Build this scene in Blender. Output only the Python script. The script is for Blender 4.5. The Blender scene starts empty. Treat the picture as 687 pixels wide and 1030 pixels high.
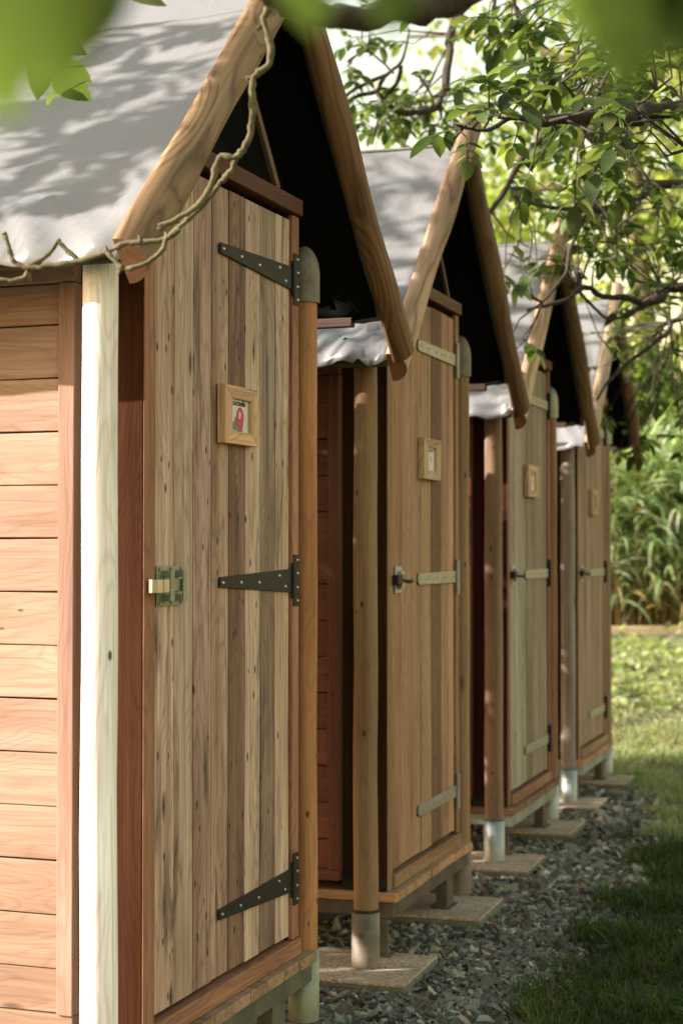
import bpy, bmesh, math, random
import numpy as np
from mathutils import Vector, Matrix, noise as mnoise

R = random.Random(7)
NR = np.random.default_rng(11)
scene = bpy.context.scene
COL = scene.collection

# ------------------------------------------------------------------ camera
F = 1672.67; PITCH = math.radians(1.2270585); EYE = 1.27
cam_d = bpy.data.cameras.new('camera'); cam = bpy.data.objects.new('camera', cam_d); COL.objects.link(cam)
cam_d.sensor_fit = 'VERTICAL'; cam_d.sensor_height = 36.0; cam_d.lens = F / 1030 * 36
cam.location = (0, 0, EYE); cam.rotation_euler = (math.pi / 2 + PITCH, 0, 0)
cam_d.clip_start = 0.05; cam_d.clip_end = 1500
cam_d.dof.use_dof = True; cam_d.dof.focus_distance = 3.95; cam_d.dof.aperture_fstop = 4.2
scene.camera = cam

def W(px, py, d):
    """point at forward distance d seen where the photo shows it (real position in metres)"""
    a = (px - 343.5) / F; b = (515 - py) / F
    c, s = math.cos(PITCH), math.sin(PITCH)
    v = Vector((a, c - b * s, s + b * c)); t = d / v.y
    return Vector((v.x * t, d, v.z * t + EYE))

HUTS = [(-.411, 3.472, -1.044, .349), (.143, 5.159, -1.064, .324), (.690, 6.920, -1.078, .325), (1.222, 8.609, -1.096, .320)]

def sm(t): t = max(0., min(1., t)); return t * t * (3 - 2 * t)
def gz(x, y):
    z = EYE - 1.044 - .234 - .0101 * (min(max(y, 0), 9.3) - 3.47)
    return z + .50 * sm((y - 9.0) / 6.2)
def gz_np(x, y):
    t = np.clip((y - 9.0) / 6.2, 0, 1)
    return EYE - 1.278 - .0101 * (np.clip(y, 0, 9.3) - 3.47) + .5 * t * t * (3 - 2 * t)
BND = [(-1, -.4), (1.5, .05), (3.2, .25), (4.5, .52), (5.1, .66), (5.68, .87), (6.5, 1.16), (7.7, 1.42), (8.6, 1.64), (9.1, 1.60), (9.5, 1.3), (9.8, .6)]
def bx_np(y): return np.interp(y, [b[0] for b in BND], [b[1] for b in BND])

# ------------------------------------------------------------------ object helpers
def link(o, parent=None):
    COL.objects.link(o)
    if parent is not None: o.parent = parent
    return o
def tag(o, label=None, cat=None, group=None, kind=None):
    if label: o['label'] = label
    if cat: o['category'] = cat
    if group: o['group'] = group
    if kind: o['kind'] = kind
    return o
def empty(name, loc=(0, 0, 0), rz=0, parent=None):
    o = bpy.data.objects.new(name, None); o.location = loc; o.rotation_euler = (0, 0, rz); o.empty_display_size = .1
    return link(o, parent)

class MB:
    """collects shapes with a grain coordinate and a colour per vertex; build() links them as one mesh"""
    def __init__(s): s.v = []; s.f = []; s.g = []; s.t = []; s.mi = []; s.smooth = []
    def add(s, verts, faces, gcs, tint, mi=0, smooth=False):
        b = len(s.v); s.v += [tuple(v) for v in verts]; s.g += [tuple(g) for g in gcs]
        s.t += [tuple(tint) + (1,) if len(tint) == 3 else tuple(tint)] * len(verts)
        for f in faces: s.f.append([b + i for i in f]); s.mi.append(mi); s.smooth.append(smooth)
    def box(s, lo, hi, tint=(1, 1, 1), along=0, cuts=0, warp=None, mi=0):
        """box lo..hi; grain runs along axis `along`"""
        lo = list(lo); hi = list(hi)
        for i in range(3):
            if lo[i] > hi[i]: lo[i], hi[i] = hi[i], lo[i]
        off = (R.uniform(0, 40), R.uniform(0, 40), R.uniform(0, 40))
        o = [along] + [i for i in range(3) if i != along]
        n = max(1, cuts + 1); vs = []; gs = []; fs = []
        for k in range(n + 1):
            t = lo[along] + (hi[along] - lo[along]) * k / n
            for a, b in ((0, 0), (1, 0), (1, 1), (0, 1)):
                p = [0, 0, 0]; p[along] = t; p[o[1]] = (lo, hi)[a][o[1]]; p[o[2]] = (lo, hi)[b][o[2]]
                if warp: p = warp(p)
                vs.append(p); gs.append((p[o[0]] + off[0], p[o[1]] + off[1], p[o[2]] + off[2]))
        flip = along == 1
        for k in range(n):
            for i in range(4):
                q = [k * 4 + i, k * 4 + (i + 1) % 4, (k + 1) * 4 + (i + 1) % 4, (k + 1) * 4 + i]
                fs.append(q[::-1] if flip else q)
        e0 = [3, 2, 1, 0]; e1 = [n * 4 + i for i in range(4)]
        fs += [e0[::-1], e1[::-1]] if flip else [e0, e1]
        s.add(vs, fs, gs, tint, mi)
    def tube(s, pts, radii, seg=14, tint=(1, 1, 1), lump=0., caps=True, mi=0, capmi=None, half=None, smooth=True, up=None):
        """round bar through pts; half = direction of the flat side for a split log"""
        pts = [Vector(p) for p in pts]
        if not hasattr(radii, '__len__'): radii = [radii] * len(pts)
        off = (R.uniform(0, 40), R.uniform(0, 40), R.uniform(0, 40)); vs = []; gs = []; fs = []
        L = 0.; pn = None
        for k, p in enumerate(pts):
            t = (pts[min(k + 1, len(pts) - 1)] - pts[max(k - 1, 0)]).normalized()
            if half is not None: n = Vector(half); n = (n - t * n.dot(t)).normalized()
            elif pn is None:
                n = Vector((0, 0, 1)) if abs(t.z) < .9 else Vector((0, 1, 0)); n = (n - t * n.dot(t)).normalized()
            else: n = (pn - t * pn.dot(t)).normalized()
            pn = n; b = t.cross(n)
            if k: L += (p - pts[k - 1]).length
            for i in range(seg):
                if half is not None:
                    th = math.pi * i / (seg - 1)     # from +b round (away from n) to -b
                    d = b * math.cos(th) - n * math.sin(th)
                else:
                    th = 2 * math.pi * i / seg; d = n * math.cos(th) + b * math.sin(th)
                r = radii[k] * (1 + (lump * mnoise.noise(Vector((p.x * 5 + off[0], p.z * 5 + p.y * 5, th * .8 if half is not None else math.cos(th) * 1.2 + math.sin(th)))) if lump else 0))
                q = p + d * r; vs.append(q); e = q - p
                gs.append((L + off[0], e.dot(n) + off[1], e.dot(b) + off[2]))
        m = len(pts)
        for k in range(m - 1):
            for i in range(seg):
                j = (i + 1) % seg
                fs.append([k * seg + i, k * seg + j, (k + 1) * seg + j, (k + 1) * seg + i])
        s.add(vs, fs, gs, tint, mi, smooth)
        if caps:
            cm = mi if capmi is None else capmi
            for k, rev in ((0, True), (m - 1, False)):
                ring = vs[k * seg:(k + 1) * seg]; g = gs[k * seg:(k + 1) * seg]
                s.add(ring, [list(range(seg))[::-1] if rev else list(range(seg))], g, tint, cm)
    def build(s, name, mats, parent=None, bevel=0., normals=True):
        me = bpy.data.meshes.new(name); me.from_pydata(s.v, [], s.f)
        if not isinstance(mats, (list, tuple)): mats = [mats]
        for m in mats: me.materials.append(m)
        me.polygons.foreach_set('material_index', s.mi); me.polygons.foreach_set('use_smooth', s.smooth)
        a = me.attributes.new('gc', 'FLOAT_VECTOR', 'POINT'); a.data.foreach_set('vector', np.array(s.g, dtype=np.float32).ravel())
        c = me.attributes.new('tint', 'FLOAT_COLOR', 'POINT'); c.data.foreach_set('color', np.array(s.t, dtype=np.float32).ravel())
        me.update()
        o = bpy.data.objects.new(name, me); link(o, parent)
        if bevel:
            b = o.modifiers.new('bevel', 'BEVEL'); b.width = bevel; b.segments = 2; b.limit_method = 'ANGLE'; b.angle_limit = math.radians(50)
        return o

def mesh_np(name, V, Fc, mats, tint=None, parent=None, smooth=True, mi=None, gc=None):
    """mesh from arrays, Fc one (n,k) array"""
    me = bpy.data.meshes.new(name); n, k = Fc.shape
    me.vertices.add(len(V)); me.vertices.foreach_set('co', np.asarray(V, np.float32).ravel())
    me.loops.add(n * k); me.loops.foreach_set('vertex_index', np.asarray(Fc, np.int32).ravel())
    me.polygons.add(n); me.polygons.foreach_set('loop_start', np.arange(0, n * k, k, dtype=np.int32))
    me.update(calc_edges=True)
    me.polygons.foreach_set('use_smooth', np.full(n, smooth))
    if not isinstance(mats, (list, tuple)): mats = [mats]
    for m in mats: me.materials.append(m)
    if mi is not None: me.polygons.foreach_set('material_index', mi)
    if tint is not None:
        c = me.attributes.new('tint', 'FLOAT_COLOR', 'POINT')
        c.data.foreach_set('color', np.concatenate([tint, np.ones((len(tint), 1))], 1).astype(np.float32).ravel())
    if gc is not None:
        a = me.attributes.new('gc', 'FLOAT_VECTOR', 'POINT'); a.data.foreach_set('vector', np.asarray(gc, np.float32).ravel())
    me.validate(); me.update()
    return link(bpy.data.objects.new(name, me), parent)

# ------------------------------------------------------------------ materials
class NT:
    def __init__(s, name):
        s.m = bpy.data.materials.new(name); s.m.use_nodes = True; s.t = s.m.node_tree; s.t.nodes.clear()
        s.out = s.n('ShaderNodeOutputMaterial')
    def n(s, typ, **kw):
        o = s.t.nodes.new(typ)
        for k, v in kw.items(): setattr(o, k, v)
        return o
    def l(s, a, b): s.t.links.new(a, b)
    def set(s, sock, v):
        if hasattr(v, 'links') or hasattr(v, 'is_linked'): s.l(v, sock)
        else: sock.default_value = v
    def math(s, op, a, b=0., c=None, clamp=False):
        o = s.n('ShaderNodeMath', operation=op, use_clamp=clamp); s.set(o.inputs[0], a); s.set(o.inputs[1], b)
        if c is not None: s.set(o.inputs[2], c)
        return o.outputs[0]
    def vmul(s, a, v):
        o = s.n('ShaderNodeVectorMath', operation='MULTIPLY'); s.l(a, o.inputs[0]); o.inputs[1].default_value = v; return o.outputs[0]
    def vadd(s, a, b):
        o = s.n('ShaderNodeVectorMath', operation='ADD'); s.l(a, o.inputs[0]); s.set(o.inputs[1], b); return o.outputs[0]
    def noise(s, vec, scale=1., detail=3., rough=.55, dist=0.):
        o = s.n('ShaderNodeTexNoise'); s.l(vec, o.inputs['Vector']); o.inputs['Scale'].default_value = scale
        o.inputs['Detail'].default_value = detail; o.inputs['Roughness'].default_value = rough; o.inputs['Distortion'].default_value = dist
        return o.outputs['Fac']
    def ramp(s, fac, stops, interp='LINEAR'):
        o = s.n('ShaderNodeValToRGB'); s.l(fac, o.inputs[0]); e = o.color_ramp.elements; o.color_ramp.interpolation = interp
        while len(e) < len(stops): e.new(.5)
        for i, (p, c) in enumerate(stops):
            e[i].position = p; e[i].color = (c, c, c, 1) if not hasattr(c, '__len__') else tuple(c) + (1,)
        return o.outputs[0]
    def mix(s, fac, a, b, mode='MIX'):
        o = s.n('ShaderNodeMix', data_type='RGBA', blend_type=mode); s.set(o.inputs[0], fac)
        for i, v in ((6, a), (7, b)):
            if hasattr(v, 'is_linked'): s.l(v, o.inputs[i])
            else: o.inputs[i].default_value = tuple(v) + (1,) if len(v) == 3 else v
        return o.outputs[2]
    def attr(s, name):
        return s.n('ShaderNodeAttribute', attribute_name=name)
    def bsdf(s, col, rough=.7, bump=None, bstr=.3, bdist=.002, **kw):
        b = s.n('ShaderNodeBsdfPrincipled'); s.set(b.inputs['Base Color'], col if hasattr(col, 'is_linked') else tuple(col) + (1,))
        s.set(b.inputs['Roughness'], rough)
        for k, v in kw.items(): s.set(b.inputs[k.replace('_', ' ')], v)
        if bump is not None:
            bp = s.n('ShaderNodeBump'); bp.inputs['Strength'].default_value = bstr; bp.inputs['Distance'].default_value = bdist
            s.l(bump, bp.inputs['Height']); s.l(bp.outputs[0], b.inputs['Normal'])
        s.l(b.outputs[0], s.out.inputs['Surface']); return b

def wood_mat(name, contrast=1., knots=1., nails=0., stain=.4, ring=10., rough=.72, weather=0., stain_col=(.05, .032, .02), spec=.28, rugged=.8):
    """planed or sawn softwood: the tint attribute gives each board its own colour, gc runs along its grain"""
    t = NT(name); g = t.attr('gc').outputs['Vector']; tint = t.attr('tint').outputs['Color']
    # knots
    kv = t.n('ShaderNodeTexVoronoi'); t.l(t.vmul(g, (2.6, 9, 9)), kv.inputs['Vector']); kv.inputs['Scale'].default_value = 1.
    kd = kv.outputs['Distance']
    sel = t.math('GREATER_THAN', t.n('ShaderNodeSeparateColor').outputs[0], 0.)
    sc = t.n('ShaderNodeSeparateColor'); t.l(kv.outputs['Color'], sc.inputs[0])
    sel = t.math('GREATER_THAN', sc.outputs[0], .42)
    kn = t.math('MULTIPLY', t.ramp(kd, [(0, 1), (.05, 1), (.115, 0), (1, 0)]), sel)
    flow = t.math('MULTIPLY', t.ramp(kd, [(0, 1), (.55, 0), (1, 0)]), sel)
    # growth rings: bands across the board bent round the knots
    warp = t.noise(t.vmul(g, (1.6, 9, 9)), 1., 2., .5)
    sep = t.n('ShaderNodeSeparateXYZ'); t.l(g, sep.inputs[0])
    ph = t.math('ADD', t.math('MULTIPLY', t.math('ADD', sep.outputs[1], t.math('MULTIPLY', sep.outputs[2], .8)), ring * 6.),
                t.math('ADD', t.math('MULTIPLY', warp, ring * 1.5), t.math('MULTIPLY', flow, 4.)))
    band = t.math('ABSOLUTE', t.math('SUBTRACT', t.math('FRACT', ph), .5))
    rings = t.ramp(band, [(0, .0), (.12, .55), (.3, 1), (1, 1)])
    fib = t.noise(t.vmul(g, (5, 260, 260)), 1., 2., .6)
    fib2 = t.noise(t.vmul(g, (1.2, 45, 45)), 1., 4., .65)
    blot = t.noise(t.vmul(g, (1.3, 6, 6)), 1., 4., .6)
    cr = lambda x, a, b: t.ramp(x, [(a, 0), (b, 1)])
    mf = lambda lo, hi, x: t.math('ADD', lo, t.math('MULTIPLY', x, hi - lo))
    v = t.math('MULTIPLY', mf(1 - .24 * contrast, 1.05, rings), mf(1 - .40 * rugged, 1.12, cr(fib2, .30, .62)))
    v = t.math('MULTIPLY', v, mf(1 - .20 * rugged, 1.08, cr(fib, .32, .64)))
    v = t.math('MULTIPLY', v, mf(1 - .30 * rugged, 1.12, cr(blot, .34, .60)))
    big = t.noise(t.vmul(g, (.7, 3, 3)), 1., 3., .55)
    v = t.math('MULTIPLY', v, mf(.86, 1.1, cr(big, .35, .62)))
    crk = t.ramp(t.noise(t.vmul(g, (1.6, 110, 110)), 1., 3., .6), [(0, 1), (.28, 1), (.335, 0), (1, 0)])
    v = t.math('MULTIPLY', v, mf(1, 1 - .55 * rugged, crk))
    cv = t.n('ShaderNodeCombineColor')
    for i, e in enumerate((.85, 1., 1.15)): t.l(t.math('POWER', v, e), cv.inputs[i])
    col = t.mix(1., tint, cv.outputs[0], 'MULTIPLY')
    # dark blotches of old dirt and weather
    st = t.ramp(t.noise(t.vmul(g, (2.1, 16, 16)), 1., 5., .62, .6), [(0, 0), (.56, 0), (.70, 1), (1, 1)])
    col = t.mix(t.math('MULTIPLY', st, stain), col, stain_col)
    if weather:
        wv = t.ramp(t.noise(t.vmul(g, (.9, 7, 7)), 1., 4., .6), [(0, 0), (.42, 0), (.65, 1), (1, 1)])
        col = t.mix(t.math('MULTIPLY', wv, weather), col, (.33, .31, .26))
    col = t.mix(t.math('MULTIPLY', kn, .85 * knots), col, (.055, .028, .016))
    if nails:
        nv = t.n('ShaderNodeTexVoronoi'); t.l(t.vmul(g, (15, 34, 34)), nv.inputs['Vector']); nv.inputs['Scale'].default_value = 1.
        s2 = t.n('ShaderNodeSeparateColor'); t.l(nv.outputs['Color'], s2.inputs[0])
        nn = t.math('MULTIPLY', t.ramp(nv.outputs['Distance'], [(0, 1), (.11, 1), (.20, 0), (1, 0)]), t.math('GREATER_THAN', s2.outputs[1], 1 - nails))
        col = t.mix(t.math('MULTIPLY', nn, .9), col, (.02, .014, .01))
    h = t.math('ADD', t.math('MULTIPLY', fib, .5), t.math('MULTIPLY', rings, .35))
    t.bsdf(col, rough, h, .45, .0012, Specular_IOR_Level=spec)
    return t.m

def plain_mat(name, col, rough=.6, metal=0., noise_amt=.25, nscale=20., bump=.2, spec=.4, coord='Object', col2=None, spots=0.):
    t = NT(name); g = t.n('ShaderNodeTexCoord').outputs[coord]
    n = t.noise(g, nscale, 5., .6); n2 = t.noise(g, nscale * 6, 3., .6)
    v = t.math('ADD', 1 - noise_amt, t.math('MULTIPLY', n, 2 * noise_amt))
    c = t.mix(t.ramp(n, [(.35, 0), (.65, 1)]), col, col2 or tuple(x * (1 - noise_amt) for x in col))
    if spots: c = t.mix(t.math('MULTIPLY', t.ramp(n2, [(0, 0), (.55, 0), (.62, 1), (1, 1)]), spots), c, tuple(x * .35 for x in col))
    t.bsdf(c, rough, n2, bump, .001, Metallic=metal, Specular_IOR_Level=spec)
    return t.m

M = {}
M['door_old'] = wood_mat('old pale pallet boards', 1.1, 1.3, .24, .9, rugged=1.15)
M['door_new'] = wood_mat('tan boards', 1., .7, .10, .35)
M['stained'] = wood_mat('red brown stained timber', 1., .9, .0, .25, stain_col=(.02, .009, .006))
M['cladding'] = wood_mat('tinted cladding boards', .55, 1.2, .05, .20, rugged=.5, ring=9., stain_col=(.16, .09, .05))
M['log'] = wood_mat('peeled log', 2.2, 1., 0., .3, ring=3.6, rough=.66, stain_col=(.10, .055, .03))
M['darkwood'] = wood_mat('near black brown stained stud', .6, .5, 0., .2, rough=.95, stain_col=(.008, .004, .003), spec=.04)
M['post'] = wood_mat('peeled round post', .6, 1.3, .12, .45, rugged=.6, ring=9., rough=.66, stain_col=(.16, .10, .06))
M['endgrain'] = plain_mat('sawn log end', (.36, .19, .10), .85, noise_amt=.3, nscale=40, col2=(.25, .12, .065))
M['deckwood'] = wood_mat('deck boards', 1., .6, 0., .3)
M['joist'] = plain_mat('green weathered joist', (.115, .12, .070), .8, noise_amt=.3, nscale=14, col2=(.065, .07, .042))
M['joist_brown'] = plain_mat('brown weathered joist', (.105, .085, .055), .8, noise_amt=.3, nscale=14, col2=(.06, .048, .032))
M['joist_grey'] = plain_mat('pale weathered joist', (.26, .28, .24), .7, noise_amt=.25, nscale=10, col2=(.17, .18, .14))
M['galv'] = plain_mat('galvanised steel', (.34, .37, .36), .5, metal=.4, noise_amt=.2, nscale=30, col2=(.30, .34, .31))
M['galv_old'] = plain_mat('dull old galvanised steel', (.22, .185, .13), .6, metal=.15, noise_amt=.3, nscale=14, col2=(.12, .10, .07), spots=.3)
M['galv_green'] = plain_mat('green tinted galvanised steel', (.27, .30, .21), .5, metal=.45, noise_amt=.25, nscale=22, col2=(.18, .21, .14))
M['zinc'] = plain_mat('zinc plated strap', (.36, .36, .29), .45, metal=.4, noise_amt=.25, nscale=35, col2=(.24, .235, .18))
M['brass'] = plain_mat('worn bright bolt', (.42, .41, .36), .3, metal=.9, noise_amt=.15, nscale=30)
M['black_iron'] = plain_mat('black painted iron', (.012, .012, .010), .6, metal=0., noise_amt=.3, nscale=60, col2=(.02, .02, .017), spec=.22)
M['screw'] = plain_mat('screw head', (.55, .56, .50), .35, metal=.85, noise_amt=.1)
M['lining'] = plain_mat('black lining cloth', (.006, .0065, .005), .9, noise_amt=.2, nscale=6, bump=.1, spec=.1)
M['framewood'] = wood_mat('light spruce frame', 1.2, .5, 0., .12, ring=14.)
M['paper'] = plain_mat('picture paper', (.62, .56, .52), .6, noise_amt=.04, nscale=60)
M['ink'] = plain_mat('black ink', (.02, .02, .02), .7, noise_amt=.1)
M['green_ink'] = plain_mat('dark green paint', (.05, .07, .035), .7, noise_amt=.5, nscale=300, col2=(.25, .26, .2))
M['red_ink'] = plain_mat('red paint', (.50, .02, .03), .5, noise_amt=.3, nscale=150, col2=(.28, .01, .02))
M['pink_ink'] = plain_mat('pink paint', (.62, .38, .38), .5, noise_amt=.2, nscale=200)
M['ochre_ink'] = plain_mat('ochre paint', (.45, .38, .16), .6, noise_amt=.2, nscale=200)

def tarp_mat(name, base):
    t = NT(name); g = t.n('ShaderNodeTexCoord').outputs['Object']
    n = t.noise(g, 3., 6., .65); n2 = t.noise(g, 60., 3., .6)
    dirt = t.ramp(n, [(0, 1), (.45, 0), (1, 0)])
    c = t.mix(t.math('MULTIPLY', dirt, .6), base, (base[0] * .62, base[1] * .64, base[2] * .52))
    sp = t.ramp(t.noise(g, 90., 1., .4), [(0, 0), (.70, 0), (.74, 1), (1, 1)])
    c = t.mix(t.math('MULTIPLY', sp, .05), c, (.10, .09, .07))
    t.bsdf(c, .34, t.noise(g, 9., 6., .62, .8), .5, .008, Specular_IOR_Level=.5)
    return t.m
M['tarp'] = tarp_mat('grey white coated tarpaulin', (.205, .202, .195))
M['tarp_hem'] = plain_mat('white tarpaulin hem', (.66, .66, .64), .5, noise_amt=.1, nscale=8)

def paver_mat():
    t = NT('pebble concrete paver'); g = t.n('ShaderNodeTexCoord').outputs['Object']
    v = t.n('ShaderNodeTexVoronoi'); t.l(g, v.inputs['Vector']); v.inputs['Scale'].default_value = 150.
    s = t.n('ShaderNodeSeparateColor'); t.l(v.outputs['Color'], s.inputs[0])
    c = t.ramp(s.outputs[0], [(0, (.20, .14, .09)), (.4, (.40, .30, .20)), (.75, (.52, .41, .29)), (1, (.62, .53, .41))])
    c = t.mix(t.ramp(t.noise(g, 7., 4., .6), [(.3, 0), (.7, .45)]), c, (.20, .155, .10))
    t.bsdf(c, .85, t.math('SUBTRACT', 1., v.outputs['Distance']), .6, .002)
    return t.m
M['paver'] = paver_mat()
M['paver_side'] = plain_mat('dark green paver edge', (.17, .17, .12), .9, noise_amt=.3, nscale=40, col2=(.10, .11, .07))  # paver sides are darker and greener than the tops

def tinted(name, rough=.7, noise_amt=.3, scale=30., transl=0., spec=.3, bump=.3):
    t = NT(name); tint = t.attr('tint').outputs['Color']; g = t.n('ShaderNodeTexCoord').outputs['Object']
    n = t.noise(g, scale, 3., .6)
    cv = t.math('ADD', 1 - noise_amt, t.math('MULTIPLY', n, 2 * noise_amt))
    cc = t.n('ShaderNodeCombineColor')
    for i in range(3): t.l(cv, cc.inputs[i])
    c = t.mix(1., tint, cc.outputs[0], 'MULTIPLY')
    b = t.bsdf(c, rough, n, bump, .002, Specular_IOR_Level=spec)
    if transl:
        tr = t.n('ShaderNodeBsdfTranslucent'); c2 = t.mix(1., c, (1.2, 1.3, .62), 'MULTIPLY'); t.l(c2, tr.inputs[0])
        mx = t.n('ShaderNodeMixShader'); mx.inputs[0].default_value = transl
        t.l(b.outputs[0], mx.inputs[1]); t.l(tr.outputs[0], mx.inputs[2]); t.l(mx.outputs[0], t.out.inputs['Surface'])
    return t.m
M['leaf'] = tinted('walnut leaf', .5, .2, 40., .50, .30)
M['grass'] = tinted('grass blade', .55, .15, 20., .40, .3)
M['reed'] = tinted('reed leaf', .5, .15, 10., .45, .35)
M['stone'] = tinted('slate chipping', .75, .30, 60., 0, .35, .6)

def bark_mat(name, a, b, moss=(.13, .14, .05), mossamt=.5):
    t = NT(name); g = t.n('ShaderNodeTexCoord').outputs['Object']
    n = t.noise(g, 45., 6., .7, .4); m = t.noise(g, 12., 4., .6)
    c = t.mix(t.ramp(n, [(.35, 0), (.65, 1)]), a, b)
    c = t.mix(t.math('MULTIPLY', t.ramp(m, [(.45, 0), (.62, 1)]), mossamt), c, moss)
    t.bsdf(c, .9, n, .8, .004); return t.m
M['bark'] = bark_mat('dark walnut bark', (.018, .013, .009), (.06, .042, .027), (.07, .075, .03), .35)
M['bark_light'] = bark_mat('pale brown bark', (.11, .075, .045), (.22, .155, .10), mossamt=.4)
M['vine'] = bark_mat('knobby lichen covered bark', (.065, .05, .024), (.16, .13, .065), (.13, .13, .045), .5)

def lawn_mat():
    t = NT('lawn soil and short grass'); g = t.n('ShaderNodeTexCoord').outputs['Object']
    a = t.noise(g, 1.2, 5., .6); b = t.noise(g, 25., 5., .7)
    c = t.ramp(t.math('ADD', t.math('MULTIPLY', a, .4), t.math('MULTIPLY', b, .6)), [(.3, (.025, .032, .012)), (.5, (.05, .06, .022)), (.62, (.09, .09, .04)), (.75, (.12, .09, .05))])
    t.bsdf(c, .95, b, .6, .02); return t.m
def bed_mat():
    t = NT('dark grit between stones'); g = t.n('ShaderNodeTexCoord').outputs['Object']
    v = t.n('ShaderNodeTexVoronoi'); t.l(g, v.inputs['Vector']); v.inputs['Scale'].default_value = 55.
    s = t.n('ShaderNodeSeparateColor'); t.l(v.outputs['Color'], s.inputs[0])
    c = t.ramp(s.outputs[0], [(0, (.01, .01, .008)), (.6, (.03, .032, .025)), (1, (.08, .085, .065))])
    t.bsdf(c, .9, v.outputs['Distance'], .8, .01); return t.m
M['lawn'] = lawn_mat(); M['bed'] = bed_mat()

# ------------------------------------------------------------------ world, sun
SUN_EL, SUN_AZ = math.radians(25), math.radians(-98)      # azimuth from +Y, clockwise seen from above
w = bpy.data.worlds.new('World'); scene.world = w; w.use_nodes = True
nt = w.node_tree; bg = nt.nodes['Background']
sky = nt.nodes.new('ShaderNodeTexSky'); sky.sky_type = 'NISHITA'; sky.sun_disc = False
sky.sun_elevation = SUN_EL; sky.sun_rotation = SUN_AZ; sky.air_density = 2.0; sky.dust_density = 1.0; sky.ozone_density = 1.0
mx = nt.nodes.new('ShaderNodeMix'); mx.data_type = 'RGBA'; mx.blend_type = 'MULTIPLY'; mx.inputs[0].default_value = 1.
nt.links.new(sky.outputs[0], mx.inputs[6]); mx.inputs[7].default_value = (1.0, .83, .69, 1)
nt.links.new(mx.outputs[2], bg.inputs[0]); bg.inputs[1].default_value = .12
sd = Vector((math.sin(SUN_AZ) * math.cos(SUN_EL), math.cos(SUN_AZ) * math.cos(SUN_EL), math.sin(SUN_EL)))
sl = bpy.data.lights.new('sun', 'SUN'); sl.energy = 4.3; sl.angle = math.radians(.55); sl.color = (1, .91, .86)
so = link(bpy.data.objects.new('sun', sl)); so.rotation_euler = sd.to_track_quat('Z', 'Y').to_euler()
vs_ = scene.view_settings; vs_.view_transform = 'Standard'; vs_.look = 'None'; vs_.exposure = 1.72; vs_.gamma = 1
scene.cycles.use_denoising = True; scene.cycles.max_bounces = 7; scene.cycles.transparent_max_bounces = 6

# ------------------------------------------------------------------ ground
def sheet(name, xs, ys, off, mat, mask=None):
    X, Y = np.meshgrid(xs, ys); Z = gz_np(X, Y) + off
    V = np.stack([X, Y, Z], -1).reshape(-1, 3); nx, ny = len(xs), len(ys)
    i, j = np.meshgrid(np.arange(nx - 1), np.arange(ny - 1)); a = (j * nx + i).ravel()
    Fc = np.stack([a, a + 1, a + 1 + nx, a + nx], 1)
    return V, Fc
xs = np.concatenate([[-400, -120, -40, -15], np.linspace(-6, 8, 57), [15, 40, 120, 400]])
ys = np.concatenate([[-300, -60, -15], np.linspace(-3, 17, 81), [25, 45, 120, 500, 900]])
V, Fc = sheet('lawn', xs, ys, 0, None)
lawn = mesh_np('lawn', V, Fc, M['lawn']); tag(lawn, 'green lawn that stretches behind and beside the cabins', None, None, 'structure')
# gravel bed: strip between a line behind the cabins and the lawn edge
ysb = np.linspace(.5, 9.75, 38); V = []; nb = 12
for y in ysb:
    r = float(bx_np(y)) + .03; l = -2.6 + .31 * (y - 3.5)
    for k in range(nb): x = l + (r - l) * k / (nb - 1); V.append((x, y, gz(x, y) + .004))
a = np.array([j * nb + i for j in range(len(ysb) - 1) for i in range(nb - 1)])
bed = mesh_np('gravel_bed', np.array(V), np.stack([a, a + 1, a + 1 + nb, a + nb], 1), M['bed'])
tag(bed, 'strip of dark grit under the cabins', None, None, 'structure')

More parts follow.
